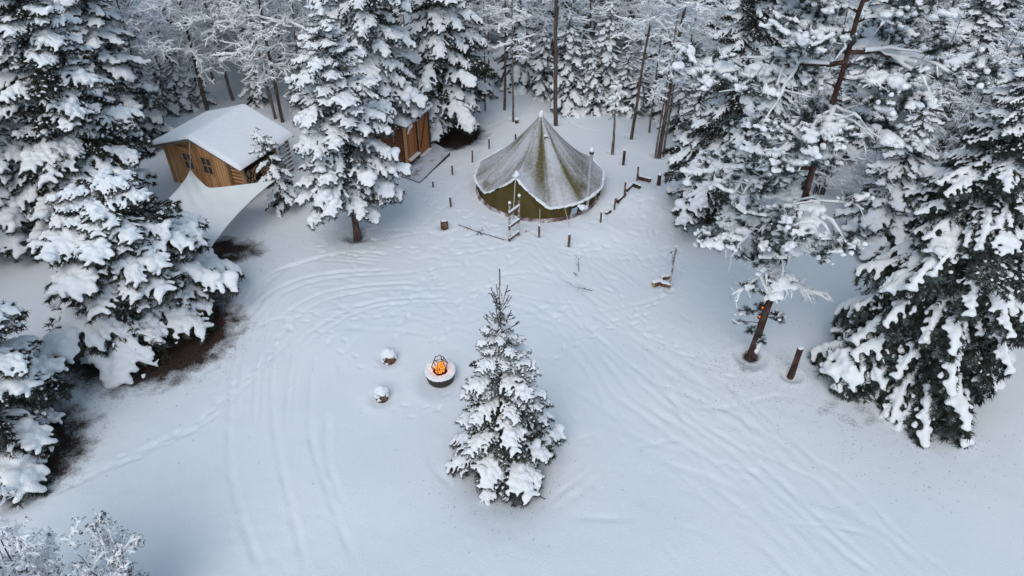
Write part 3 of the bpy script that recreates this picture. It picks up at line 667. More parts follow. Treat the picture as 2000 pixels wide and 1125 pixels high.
m = spruce_meshes(11, 5.6, 1.58, 'pad', 'hero', z0=.58, dz=.35, shape=.98, leader=True, barefrac=.20, pitch=(-.34, .45))
place(m, 'spruce_tree', 'young spruce with a bare spiky tip alone in the yard beside the fire bowl', 'spruce tree', GP(981, 912))
m = spruce_meshes(12, 4.9, 3.05, 'pad', 'hero', z0=1.05, dz=.42, shape=.48, per=9, barefrac=.04, pitch=(-.16, .25), extra=.8, mix=.2)
place(m, 'spruce_tree', 'low dome-shaped spruce with thick snow pads over bare brown soil beside the tarpaulin', 'spruce tree', GP(290, 628), 1.0)
m = spruce_meshes(22, 10.5, 2.45, 'pad', 'hero', z0=1.3, dz=.46, shape=.66, per=8, barefrac=.06, pitch=(-.14, .35), extra=.8, mix=.3)
place(m, 'spruce_tree', 'tall spruce with a dark shaded underside rising behind the low dome-shaped one', 'spruce tree', GP(222, 448), 2.2)
m = spruce_meshes(23, 9.5, 2.3, 'heavy', 'mid', z0=.8, dz=.46, shape=.6, per=8, barefrac=.05, pitch=(-.14, .35), mix=.3, needle='needle_frosted')
place(m, 'spruce_tree', 'white spruce at the left picture edge beside the small cone of snow', 'spruce tree', GP(40, 470), .7)
m = spruce_meshes(13, 6.0, 2.55, 'pad', 'hero', z0=.7, dz=.42, shape=.55, per=8, barefrac=.06, pitch=(-.14, .3))
place(m, 'spruce_tree', 'spruce with its lowest boughs near the ground, cut by the left picture edge', 'spruce tree', GP(-8, 868), 2.0)
m = spruce_meshes(14, 8.3, 2.05, 'heavy', 'hero', z0=2.05, dz=.36, shape=.66, per=7, barefrac=.08, mix=.4, pitch=(-.12, .4), trunk_r=.13, needle='needle_frosted')
place(m, 'spruce_tree', 'spruce with a bare lower trunk between the cabin and the shed', 'spruce tree', GP(698, 462), .4)
m = spruce_meshes(15, 10.2, 2.35, 'heavy', 'hero', z0=3.0, dz=.40, shape=.6, per=8, barefrac=.03, mix=.2, pitch=(-.2, .3), needle='needle_frosted')
place(m, 'spruce_tree', 'heavily laden spruce whose drooping white boughs hang over the shed roof', 'spruce tree', GP(742, 312), .2)
m = spruce_meshes(16, 10.5, 2.3, 'heavy', 'hero', z0=1.3, dz=.46, shape=.66, per=7, barefrac=.10, mix=.3, pitch=(-.2, .3))
place(m, 'spruce_tree', 'dark-bottomed spruce standing right behind the rust brown shed', 'spruce tree', GP(868, 262), .9)
m = spruce_meshes(17, 12.5, 2.1, 'heavy', 'hero', z0=1.0, dz=.50, shape=.5, per=7, barefrac=.22, mix=.2, pitch=(-.22, .2), rfun=lambda a, z: .95 if z < 4 else .60)
place(m, 'spruce_tree', 'tall narrow spruce with a dark upper crown behind the leaning pine', 'spruce tree', GP(1385, 432), .3)
m = spruce_meshes(18, 9.6, 3.15, 'droop', 'hero', z0=1.15, dz=.36, shape=.80, per=11, barefrac=.05, mix=.12, pitch=(-.50, .15), needle='needle_bright', extra=.8, upkind='pad')
place(m, 'spruce_tree', 'broad dark green spruce with long hanging boughs beside the cut post', 'spruce tree', GP(1768, 742), .3)
m = spruce_meshes(19, 3.3, .82, 'heavy', 'mid', z0=.5, dz=.36, shape=.5, per=4, barefrac=.0, pitch=(-.5, .3), lean=(-.45, .1), trunk_r=.035, extra=.2)
place(m, 'spruce_sapling', 'thin sapling bent under lumps of snow beside the firewood wall', 'sapling', GP(562, 410), .3)
m = spruce_meshes(20, 2.2, .5, 'heavy', 'mid', z0=.25, dz=.3, shape=.5, per=4, barefrac=.0, pitch=(-.6, .2), trunk_r=.03)
place(m, 'spruce_sapling', 'small snow-wrapped sapling hanging under the pine near the dark green spruce', 'sapling', GP(1668, 652), .3, (1.2, 1.2, 1.5))
m = spruce_meshes(21, 1.9, .5, 'pad', 'mid', z0=.2, dz=.26, shape=.6, per=5, barefrac=.1, trunk_r=.03)
place(m, 'spruce_sapling', 'cone of snow over a small tree behind the low dome-shaped spruce', 'sapling', GP(92, 420), .3, (1.2, 1.2, 1.3))
m = pine_meshes(31, 13.0, 2.35, 2.7, (.15, .2), nl=44, trunk_r=.105, flatlimb=[(25, pi*1.02, 3.5, .05), (26, .1, 3.2, .02), (13, pi*.93, 3.1, .0), (8, pi*1.1, 2.5, .06), (19, pi*1.25, 2.6, .05), (5, pi*.95, 1.9, .05)])
place(m, 'pine_tree', 'tall pine with a reddish leaning trunk standing in the snow right of the yard', 'pine tree', GP(1467, 695), 0)
m = bare_meshes(41, 4.2, 1.4, .3, 64, 8, 6, 'twig', stems=9, tips=True, snow_r=(.032, .025, .019), el0=.75)
place(m, 'bare_shrub', 'leafless shrub with frosted seed tips poking into the bottom corner', 'shrub', GP(95, 1262), 0, 1.08)
m2 = bare_meshes(42, 2.6, .9, .2, 44, 8, 8, 'twig', stems=6, tips=True, snow_r=(.028, .022, .017), el0=.75)
place(m2, 'bare_shrub', 'smaller twiggy shrub beside the larger frosted shrub at the lower edge', 'shrub', GP(268, 1232), 1, 1.12)

# variants for the forest, shared between copies
SV = [spruce_meshes(60+i, h, r, k, 'far', z0=z, dz=.52, shape=sh, per=7, needle='needle_frosted', barefrac=bf, mix=.3, pitch=(-.3, .3)) for i, (h, r, k, z, sh, bf) in enumerate([
      (12, 1.9, 'pad', .5, .7, .06), (10, 1.7, 'heavy', .4, .8, .04), (13.5, 2.1, 'heavy', .6, .65, .12), (11, 1.5, 'pad', .5, .6, .06), (8.5, 1.6, 'heavy', .3, .8, .02)])]
SS = [spruce_meshes(70+i, h, r, 'heavy', 'far', needle='needle_frosted', z0=.25, dz=.42, shape=.7, per=7, barefrac=.03, pitch=(-.35, .2)) for i, (h, r) in enumerate([(4.2, 1.2), (3.2, .95), (5.4, 1.4)])]
BV = [bare_meshes(80+i, h, r, z, a, b, c, bk, snow_r=sr, el0=e) for i, (h, r, z, a, b, c, bk, sr, e) in enumerate([
      (12, 2.5, 2.2, 44, 9, 6, 'bark_grey', (.058, .044, .036), .1), (11, 2.2, 1.6, 44, 9, 6, 'bark', (.056, .044, .036), .0),
      (10, 2.8, 2.6, 42, 10, 6, 'bark_grey', (.062, .046, .036), .2), (13, 2.3, 2.4, 48, 9, 6, 'bark_grey', (.056, .042, .034), .15)])]
BV.append(bare_meshes(84, 12, 1.7, 4.6, 30, 8, 5, 'bark', tr=.085, snow_r=(.055, .042, .034), el0=.1))
BV.append(bare_meshes(85, 12, 1.4, 3.6, 30, 8, 5, 'bark_grey', tr=.065, snow_r=(.052, .040, .032), el0=.2))
TH_ = [bare_meshes(90+i, h, r, .6, 66, 7, 6, 'twig', stems=8, snow_r=(.044, .034, .027), el0=.7) for i, (h, r) in enumerate([(5.5, 1.5), (4.2, 1.3), (6.5, 1.6)])]
rnd = random.Random(99)
placed = []
def ptree(kind, g, label=None, group=None, sc=1., rz=None, name=None, var=None, tilt=0.03):
    bank = {'s': SV, 'ss': SS, 'b': BV, 't': TH_}[kind]; v = rnd.randrange(len(bank)) if var is None else var
    nm = name or {'s': 'spruce_tree', 'ss': 'small_spruce', 'b': 'bare_tree', 't': 'thicket_shrub'}[kind]
    cat = {'s': 'spruce tree', 'ss': 'small spruce', 'b': 'bare tree', 't': 'shrub'}[kind]
    gl = {'s': ('snow-covered spruce packed among the trees of the forest behind the clearing', 'spruces in the forest behind the clearing'),
          'ss': ('small snow-laden spruce at the foot of the taller forest trees', 'small spruces along the forest edge'),
          'b': ('leafless forest tree with every twig lined in white frost and snow', 'frosted bare trees in the forest behind the clearing'),
          't': ('frosted many-stemmed thicket shrub growing among the forest trees', 'frosted thicket shrubs among the trees')}[kind]
    placed.append((g[0], g[1]))
    return place(bank[v], nm, label or gl[0], cat, (g[0], g[1], gz(g)), rnd.uniform(0, 6.28) if rz is None else rz, sc, group if label else gl[1], tilt=(rnd.gauss(0, tilt), rnd.gauss(0, tilt)))
# edge trees one can tell apart
ptree('s', G(262, 290), 'dark-cored spruce rising beyond the left eave of the cabin', var=0, sc=1.0)
ptree('s', G(60, 330), 'white spruce crowding the upper left corner of the forest', var=2, sc=.95)
ptree('ss', G(395, 205), 'low spruce tucked directly behind the cabin roof', var=1, sc=.7)
for (px, py, v, sc, lab) in [(948, 217, 5, .62, 'thin bare tree, first of the row behind the tent counted from the shed'), (985, 215, 4, .85, 'straight bare tree second in the row behind the tent from the shed'),
                             (1002, 236, 5, .85, 'slim bare tree just behind the little stump beyond the tent'), (1086, 243, 4, 1.15, 'thick bare trunk rising straight behind the tip of the tent'),
                             (1233, 270, 4, .9, 'bare tree between the dark stake and the tripled trunks'), (1268, 259, 5, .7, 'very thin bare tree farther back beyond the tripled trunks'),
                             (1287, 305, 4, 1.1, 'thickest of three trunks close together right of the tent'), (1280, 306, 5, .7, 'thin trunk left beside the thickest of the tripled trunks'), (1296, 303, 5, .75, 'thin trunk right beside the thickest of the tripled trunks'),
                             (552, 238, 4, 1.0, 'greenish trunk behind the ridge of the cabin roof'), (538, 232, 3, .7, 'thin trunk close beside the greenish one behind the cabin'), (405, 215, 1, .95, 'pale trunk standing behind the left slope of the cabin roof')]:
    ptree('b', GP(px, py), lab, var=v, sc=sc, tilt=.008)
for (px, py, v, sc, lab) in [(300, 250, 2, .8, 'wide frosted bare tree arching over the ground left behind the cabin'), (455, 196, 2, .95, 'wide frosted bare tree spreading straight behind the cabin ridge'), (600, 225, 2, .9, 'wide frosted bare tree between the cabin roof and the spruce with the bare lower trunk')]:
    ptree('b', GP(px, py), lab, var=v, sc=sc)
m = bare_meshes(45, 3.2, .7, 2.0, 14, 6, 4, 'bark_grey', tr=.07, snow_r=(.06, .05, .04), el0=-.2)
place(m, 'bare_tree', 'short pale trunk with a small snow-clogged top between tent and stake', 'bare tree', GP(1196, 300), 0)
for i, (px, py, v, sc) in enumerate([(925, 185, 0, .8), (1062, 192, 0, .8), (1112, 216, 2, .85), (1142, 212, 0, .8), (1178, 205, 2, .9), (1215, 215, 1, .9), (1255, 205, 0, .9), (1330, 240, 2, .7), (1345, 300, 0, .8), (890, 178, 2, .9), (1010, 168, 2, 1.0), (870, 196, 0, .7), (905, 200, 1, .8), (945, 196, 1, .7), (1158, 222, 1, .8), (1198, 226, 1, .6), (1240, 228, 1, .8), (1290, 232, 0, .8), (1320, 262, 1, .9), (330, 222, 1, .8), (362, 214, 0, .8), (500, 206, 1, .8), (590, 212, 0, .8), (620, 230, 1, .9), (655, 225, 2, .8)]):
    ptree('ss', G(px, py), var=v, sc=sc)
# mid-distance right side
for (k, px, py, v, sc, lab) in [('s', 1840, 455, 1, .86, 'snow-covered spruce directly behind the broad dark green spruce'), ('s', 2010, 560, 0, .85, 'spruce beyond the dark green spruce at the right picture edge'), ('ss', 1700, 470, 2, 1.05, 'bushy white spruce between the leaning pine and the dark green spruce'),
                                ('t', 1600, 380, 0, .8, 'frosted shrub seen through the crown of the leaning pine'), ('t', 1690, 400, 1, .9, 'frosted shrub just right of the leaning pine crown'), ('t', 1785, 380, 2, .8, 'tall frosted shrub behind the bushy white spruce'), ('b', 1960, 430, 2, .7, 'bare tree with thick snowy limbs at the right picture edge'),
                                ('t', 1560, 300, 2, .9, 'frosted shrub behind the tall narrow spruce'), ('ss', 1480, 330, 2, 1.0, 'low spruce behind the narrow dark one near the pine')]:
    ptree(k, G(px, py), lab, var=v, sc=sc)
def edge(px):
    return np.interp(px, [-900, -300, 0, 250, 520, 640, 900, 1100, 1300, 1480, 1700, 2000, 2500], [560, 430, 330, 240, 214, 208, 180, 190, 212, 290, 345, 410, 520])
counts = {'s': 0, 'b': 0, 't': 0}
def px_of(x, y, z=0):
    d = y*cos(TH)-(z-H)*sin(TH); return 1000+F*x/d, 562.5-F*(y*sin(TH)+(z-H)*cos(TH))/d
y = 20.0
while y < 62:
    stp = 1.80+(y-20)*.026
    hw = min(48, 12+y*.72); x = -hw
    while x < hw:
        gx, gy = x+rnd.uniform(-.7, .7), y+rnd.uniform(-.8, .8); u, v = px_of(gx, gy)
        if v < edge(u)-4 and all((gx-a)**2+(gy-b)**2 > 1.5 for a, b in placed) and not (-14.5 < gx < -8.5 and gy < 29.3) :
            q = rnd.random(); thick = .52 if u > 1550 else (.34 if v > edge(u)-45 else .2)
            if edge(u)-70 < v and 880 < u < 1420: thick = .12; q = min(q, .8)
            k = 't' if q < thick else ('b' if q < thick+(1-thick)*.68 else 's')
            sc_ = rnd.uniform(.50, .78); ptree(k, (gx, gy), sc=(sc_*rnd.uniform(1.1, 1.35), sc_*rnd.uniform(1.1, 1.35), sc_) if k != 't' else sc_*1.3)
            counts[k] += 1
        x += stp
    y += stp
print('FOREST', counts)
# a few trees outside the frame's right and left edges, seen when the camera steps aside
for (k, px, py) in [('s', 2200, 700), ('s', -220, 600), ('s', -350, 760), ('s', 2330, 560)]:
    ptree(k, G(px, py))

# ------------------------------------------------------------ cabin
CX, CY, CR = -12.198, 24.598, -.4303
def cabin():
    o = thing('cabin', 'small golden plank cabin with a snow-covered gable roof', 'cabin', (CX, CY, gz((CX, CY))), CR)
    W, L, HE, HR, S = 4.55, 3.08, 1.68, 2.49, .10
    roofz = lambda a: HE+(HR-HE)*(1-abs(a-S)/(W/2+S if a < S else W/2-S))
    xl, xr, yf, yb = -1.78, 1.34, .30, L-.2
    mb = MB()
    # front wall: pentagon with its own openings filled by frames set proud
    pts = [(xl, 0), (xr, 0), (xr, roofz(xr)-.09), (S, HR-.09), (xl, roofz(xl)-.09)]
    def prism(mb, pts, y0, y1):
        n = len(pts); V = [(a, y0, z) for a, z in pts]+[(a, y1, z) for a, z in pts]
        b = mb.n; mb.add(V, np.zeros((0, 4), int))
        mb.f.append((np.array([list(range(n))])+b, 0)); mb.f.append((np.array([list(range(n))[::-1]])+n+b, 0))
        mb.f.append((np.array([(i, i+n, (i+1) % n+n, (i+1) % n) for i in range(n)])+b, 0))
    prism(mb, pts, yf, yf+.08); mb.obj('front_wall', M['plank_gold'], o, False)
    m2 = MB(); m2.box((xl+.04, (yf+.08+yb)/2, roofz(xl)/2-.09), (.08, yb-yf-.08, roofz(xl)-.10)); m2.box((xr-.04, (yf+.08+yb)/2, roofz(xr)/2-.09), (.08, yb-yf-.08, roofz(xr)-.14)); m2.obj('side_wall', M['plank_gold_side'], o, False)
    m3 = MB(); prism(m3, pts, yb, yb+.08); m3.obj('back_wall', M['plank_gold'], o, False)
    # stacked horizontal logs between the plank wall and the corner post
    lg = MB()
    for i in range(9):
        z = .12+i*.155
        if z+.07 < roofz(1.8)-.1: lg.tube([(xr+.02, yf+.10, z), (1.92, yf+.10, z+.004)], [.072, .070], 9)
    lg.obj('log_wall', M['plank_log'], o)
    def post(a, b, h, w=.10):
        q = MB().box((a, b, h/2), (w, w, h)); return q.obj('post', M['trim_wood'], o, False)
    post(1.99, .34, roofz(1.99)-.11); post(xl-.03, .30, roofz(xl-.03)-.12, .09); post(xr, .24, roofz(xr)-.12, .11); post(1.99, L-.12, roofz(1.99)-.11)
    # slatted end of the firewood lean-to with snow on each slat
    sl, ss = MB(), MB()
    for i in range(7):
        z = .18+i*.18
        sl.box((2.03, 2.72, z), (.05, .62, .055)); ss.box((2.045, 2.72, z+.055), (.10, .60, .05))
    sl.obj('slat_rack', M['dark_wood'], o, False); ss.obj('snow_on_slats', M['snow_fine'], o, False)
    # door and window
    d = MB(); d.box((-.60, yf-.025, .93), (.74, .05, 1.62)); door = d.obj('door', M['plank_gold'], o, False)
    fr = MB()
    for a in (-1.0, -.20): fr.box((a, yf-.04, .93), (.07, .08, 1.70))
    fr.box((-.60, yf-.04, 1.80), (.87, .09, .06)); fr.obj('door_frame', M['trim_wood'], o, False)
    def window(par, x0, x1, z0, z1, y, nx=2):
        f = MB(); w = .05
        for a in (x0, x1): f.box((a, y-.03, (z0+z1)/2), (w, .06, z1-z0+w))
        for z in (z0, z1): f.box(((x0+x1)/2, y-.031, z), (x1-x0-w, .06, w))
        f.box(((x0+x1)/2, y-.028, (z0+z1)/2), (.028, .04, z1-z0-w)); f.box(((x0+x1)/2, y-.032, (z0+z1)/2), (x1-x0-w, .04, .026))
        wd = f.obj('window', M['trim_wood'], par, False)
        MB().box(((x0+x1)/2, y-.012, (z0+z1)/2), (x1-x0-.04, .012, z1-z0-.04)).obj('pane', M['glass'], wd if par is o else par, False)
    window(o, .02, .54, .84, 1.58, yf); window(door, -.86, -.36, .88, 1.60, yf-.05)
    MB().tube([(-.28, yf-.06, .78), (-.28, yf-.12, .80), (-.28, yf-.12, .92), (-.28, yf-.06, .94)], [.012]*4, 6).obj('handle', M['iron'], door)
    # roof boards, fascia and the deep snow on them
    rf = MB()
    for s_, xe in ((-1, -W/2), (1, W/2)):
        V = [(S, 0, HR-.03), (xe, 0, HE-.03), (xe, L, HE-.03), (S, L, HR-.03)]; V2 = [(a, b, z-.05) for a, b, z in V]
        rf.add(V+V2, [(0, 1, 2, 3), (7, 6, 5, 4), (0, 4, 5, 1), (1, 5, 6, 2), (2, 6, 7, 3)])
    roof = rf.obj('roof', M['dark_wood'], o, False)
    fa = MB()
    for y_ in (-.02, L+.02):
        fa.beam((S-.01, y_, HR-.07), (-W/2-.02, y_, HE-.07), .03, .13); fa.beam((S+.01, y_, HR-.07), (W/2+.02, y_, HE-.07), .03, .13)
    fa.obj('fascia_board', M['grey_board'], roof, False)
    soff = MB(); soff.box((-2.03, 1.3, HE-.17), (.32, 1.9, .10)); soff.obj('eave_box', M['trim_wood'], roof, False)
    nx, ny = 60, 40
    A, B = np.meshgrid(np.linspace(-1, 1, nx), np.linspace(0, 1, ny)); a = S+np.where(A < 0, A*(W/2+S+.06), A*(W/2-S+.06)); b = -.08+B*(L+.16)
    base = HE-.02+(HR-HE)*(1-np.abs(a-S)/np.where(a < S, W/2+S, W/2-S))
    e = np.minimum(np.minimum(1-np.abs(A), 1-np.abs(2*B-1))*22, 1); th = .115*np.sqrt(np.clip(e, 0, 1))*(1+.16*vn2(a, b, 1.1, 4))
    z = base+th+.02-.015*np.exp(-((a-S)/.10)**2)
    top = np.stack([a+.012*vn2(a, b, 6, 2), b, z], -1).reshape(-1, 3); bot = np.stack([a, b, base+.004], -1).reshape(-1, 3)
    i, j = np.meshgrid(np.arange(ny-1), np.arange(nx-1), indexing='ij'); Q = np.stack([i*nx+j, i*nx+j+1, (i+1)*nx+j+1, (i+1)*nx+j], -1).reshape(-1, 4)
    MB().add(top, Q).add(bot, Q[:, ::-1]).obj('roof_snow', M['snow_fine'], o)
    # split firewood stacked under the side eave
    r = random.Random(3)
    protos = []
    for k in range(3):
        q = MB(); n = r.choice([5, 6, 7]); an = sorted(r.uniform(0, 6.28) for _ in range(n)); c = [(cos(t)*.062*r.uniform(.8, 1.1), sin(t)*.062*r.uniform(.8, 1.1)) for t in np.linspace(0, 2*pi, n, endpoint=False)]
        V = [(0, y_, z_) for y_, z_ in c]+[(.34, y_, z_) for y_, z_ in c]; q.add(V, [tuple(range(n))], 1); q.add(V, [tuple(range(n, 2*n))[::-1]], 1); q.add(V, [(i, i+n, (i+1) % n+n, (i+1) % n) for i in range(n)], 0)
        protos.append(q.mesh('firewood_log', [M['bark'], M['cut']], False))
    cr, sr = cos(CR), sin(CR); g0 = gz((CX, CY))
    for i in range(15):
        for j in range(10):
            b = .50+i*.122+(j % 2)*.06; z = .08+j*.118
            if (b-1.18)**2+(z-.62)**2 < .036: continue
            a = 1.60+r.uniform(-.03, .05)
            x, y_ = CX+a*cr-b*sr, CY+a*sr+b*cr
            f = link('firewood_log', r.choice(protos), None, (x, y_, g0+z)); f.rotation_euler = (0, 0, CR+r.gauss(0, .04)); f.scale = (1, r.uniform(.8, 1.08), r.uniform(.8, 1.08))
            tag(f, 'split firewood log in the stack under the cabin side eave', 'firewood log', 'split logs stacked along the cabin side')
cabin()

# ------------------------------------------------------------ shed and its deck
SX, SY, SR = -4.37, 26.40, 1.1488
def shed():
    o = thing('shed', 'rust brown plank shed with snowy slanted roof behind the snowy deck', 'shed', (SX, SY, gz((SX, SY))), SR)
    W, D, h1, h2 = 1.95, 1.9, 1.98, 2.28
    MB().box((W/2, .04, h1/2), (W-.16, .06, h1)).obj('front_wall', M['plank_rust'], o, False)
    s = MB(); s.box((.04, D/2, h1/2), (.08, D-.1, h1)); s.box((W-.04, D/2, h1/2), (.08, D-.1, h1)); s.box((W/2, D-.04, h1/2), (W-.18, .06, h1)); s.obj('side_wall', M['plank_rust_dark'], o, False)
    for a in (.04, .93, W-.04): MB().box((a, -.03, h1/2), (.09, .09, h1)).obj('post', M['trim_wood'] if a == .04 else M['dark_wood'], o, False)
    MB().box((.49, -.02, 1.18), (.78, .05, 1.52)).obj('door', M['plank_rust'], o, False)
    MB().box((1.44, -.02, 1.02), (.86, .05, 1.84)).obj('door', M['plank_rust'], o, False)
    b = MB(); b.beam((1.15, -.06, .5), (1.72, -.06, 1.9), .07, .03); b.obj('door_brace', M['plank_rust_dark'], o, False)
    for (x0, x1, z) in ((.10, .86, .40), (1.02, 1.84, .12)):
        l = MB().box(((x0+x1)/2, -.12, z), (x1-x0, .16, .05)).obj('ledge', M['trim_wood'], o, False)
        MB().box(((x0+x1)/2, -.125, z+.045), (x1-x0-.02, .15, .04)).obj('ledge_snow', M['snow_fine'], l, False)
    MB().box((.48, -.015, .18), (.66, .03, .30)).obj('hatch', M['iron'], o, False)
    R_ = MB(); R_.add([(-.15, -.25, h1+.02), (W+.15, -.25, h1+.02), (W+.15, D+.15, h2), (-.15, D+.15, h2), (-.15, -.25, h1+.08), (W+.15, -.25, h1+.08), (W+.15, D+.15, h2+.06), (-.15, D+.15, h2+.06)],
                     [(0, 3, 2, 1), (4, 5, 6, 7), (0, 1, 5, 4), (1, 2, 6, 5), (2, 3, 7, 6), (3, 0, 4, 7)])
    rf = R_.obj('roof', M['grey_board'], o, False)
    n = 24; A, B = np.meshgrid(np.linspace(0, 1, n), np.linspace(0, 1, n)); e = np.minimum(np.minimum(A, 1-A), np.minimum(B, 1-B))*12
    a = -.18+A*(W+.36); b_ = -.28+B*(D+.46); base = h1+.084+(h2-h1)*B; z = base+.20*np.sqrt(np.clip(e, 0, 1))*(1+.12*vn2(a, b_, 1.5, 2))
    i, j = np.meshgrid(np.arange(n-1), np.arange(n-1), indexing='ij'); Q = np.stack([i*n+j, i*n+j+1, (i+1)*n+j+1, (i+1)*n+j], -1).reshape(-1, 4)
    MB().add(np.stack([a, b_, z], -1).reshape(-1, 3), Q).add(np.stack([a, b_, base], -1).reshape(-1, 3), Q[:, ::-1]).obj('roof_snow', M['snow_fine'], o)
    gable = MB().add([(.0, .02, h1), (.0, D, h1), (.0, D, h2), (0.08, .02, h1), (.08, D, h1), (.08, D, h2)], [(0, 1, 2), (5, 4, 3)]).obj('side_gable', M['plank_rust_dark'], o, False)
shed()
def deck():
    A, B, C, D = [GP(*p) for p in ((784, 346), (820, 358), (879, 304), (842, 287))]
    c = (A+B+C+D)/4; o = thing('wooden_deck', 'low wooden deck dusted with snow in front of the shed', 'deck', c)
    def slab(k, z0, z1, nm, m, nseg=1):
        P = [(c+(q-c)*k)-c for q in (A, B, C, D)]
        V = [(p[0], p[1], z0) for p in P]+[(p[0], p[1], z1) for p in P]
        return MB().add(V, [(0, 3, 2, 1), (4, 5, 6, 7), (0, 1, 5, 4), (1, 2, 6, 5), (2, 3, 7, 6), (3, 0, 4, 7)]).obj(nm, m, o, False)
    slab(1., -.1, .13, 'deck_frame', M['dark_wood'])
    fl = slab(1.015, .132, .165, 'deck_floor', M['deck_snow'])
M['deck_snow'] = noise_mat('dusted_deck_boards', [(.22, .19, .20), (.46, .46, .50), (.60, .62, .68)], 2.2, detail=8, rlo=.30, rhi=.50, stretch=(1, 1, 1), bump=.2)
deck()
o = thing('antler', 'bleached antler hanging beside the shed wall near the spruce', 'antler', (SX-.45, SY+.15, 1.75+gz((SX, SY)))); q = MB()
q.tube([(0, 0, 0), (.12, -.02, .02), (.25, 0, .15), (.30, .02, .34)], [.028, .03, .024, .008], 6); q.tube([(.14, 0, .04), (.20, -.03, .22)], [.02, .006], 5); q.tube([(.25, 0, .15), (.40, -.02, .20)], [.018, .005], 5); q.tube([(0, 0, 0), (-.2, .02, -.06)], [.028, .02], 6); q.obj('beam', M['trim_wood'], o)
MB().tube([(0, 0, 0), (0, .08, -.6), (0, .15, -1.75)], [.03, .03, .035], 6).obj('pole', M['post'], o)

# ------------------------------------------------------------ tarpaulin
def tarp():
    g1 = G(372, 331, 1.25); g2 = G(537, 352, 1.75); g3 = G(404, 496, .75); g4 = G(250, 440, 1.7)
    c = (g1+g2+g3+g4)/4; o = thing('tarpaulin', 'white snow-dusted tarpaulin stretched between ropes in front of the cabin', 'tarpaulin', (c[0], c[1], gz(c)))
    z0 = gz(c); n = 44; U, V = np.meshgrid(np.linspace(0, 1, n), np.linspace(0, 1, n))
    def edgep(a, b, t, sag, pull, vee=False):
        m = (a+b)/2; q = a*(1-t)[..., None]+b*t[..., None]; w = (4*t*(1-t))[..., None]
        if vee: w = np.where(t < .32, 1-np.abs(1-t/.32)**1.25, 1-((t-.32)/.68)**1.12)[..., None]
        d = (cc-m); d = d*np.array([1, 1, 0]); d /= np.linalg.norm(d)+1e-9
        return q+w*(d*pull+np.array([0, 0, -sag]))
    cc = c.copy()
    e12 = lambda t: edgep(g1, g2, t, .30, .62, True); e43 = lambda t: edgep(g4, g3, t, .05, .2); e14 = lambda t: edgep(g1, g4, t, .05, .3); e23 = lambda t: edgep(g2, g3, t, .0, .22)
    P = (1-V)[..., None]*e12(U)+V[..., None]*e43(U)+(1-U)[..., None]*e14(V)+U[..., None]*e23(V)
    P -= ((1-U)*(1-V))[..., None]*g1+(U*(1-V))[..., None]*g2+((1-U)*V)[..., None]*g4+(U*V)[..., None]*g3
    P[..., 2] -= .10*(16*U*(1-U)*V*(1-V))
    fold = .012*np.sin((U-V)*26+3*vn2(U, V, 2, 2))*np.exp(-((U-V)/.35)**2); P[..., 2] += fold
    P = P-np.array([c[0], c[1], z0])
    i, j = np.meshgrid(np.arange(n-1), np.arange(n-1), indexing='ij'); Q = np.stack([i*n+j, i*n+j+1, (i+1)*n+j+1, (i+1)*n+j], -1).reshape(-1, 4)
    T = P.reshape(-1, 3); MB().add(T, Q).add(T-np.array([0, 0, .02]), Q[:, ::-1]).obj('sheet', M['tarp'], o)
    off = np.array([c[0], c[1], z0])
    cr, sr = cos(CR), sin(CR); gab = np.array([CX+.1*cr+.05*sr, CY+.1*sr-.05*cr, 2.38+z0])
    far2 = GP(566, 398)+np.array([0, 0, 1.9]); far3 = GP(470, 560)*0+np.array([g3[0]+.5, g3[1]-1.1, gz(g3)]); far4 = np.array([-11.8, 18.2, 2.4])
    for a, b in ((g1, gab), (g2, far2), (g4, far4)):
        MB().tube([a-off, (a+b)/2-off-np.array([0, 0, .03]), b-off], [.012]*3, 5).obj('rope', M['rope'], o)
    pegp = g3.copy(); pegp[2] = gz(g3)
    MB().tube([pegp-off-np.array([0, 0, .1]), g3-off], [.03, .03], 6).obj('prop_pole', M['post'], o)
M['tarp'] = noise_mat('frosted_canvas_sheet', [(.80, .83, .83), (.88, .90, .90)], 1.1, detail=4, rough=.8, bump=.12, bscale=9)
tarp()

# ------------------------------------------------------------ bell tent
def tent_mat():
    m = mat('olive_canvas_with_frost', (.1, .1, .05), .85, .1); n, l, b = nodes(m)
    a = n.new('ShaderNodeAttribute'); a.attribute_name = 'frost'
    tc = n.new('ShaderNodeTexCoord'); nz = n.new('ShaderNodeTexNoise'); nz.inputs['Scale'].default_value = 9; nz.inputs['Detail'].default_value = 9; nz.inputs['Roughness'].default_value = .75
    l.new(tc.outputs['Object'], nz.inputs[0])
    ad = n.new('ShaderNodeMath'); ad.operation = 'ADD'; l.new(a.outputs['Fac'], ad.inputs[0]); l.new(nz.outputs[0], ad.inputs[1])
    mr = n.new('ShaderNodeMapRange'); mr.inputs[1].default_value = .62; mr.inputs[2].default_value = 1.28; l.new(ad.outputs[0], mr.inputs[0])
    mx = n.new('ShaderNodeMixRGB'); l.new(mr.outputs[0], mx.inputs[0]); mx.inputs[1].default_value = (.115, .100, .042, 1); mx.inputs[2].default_value = (.54, .55, .58, 1)
    l.new(mx.outputs[0], b.inputs['Base Color']); return m
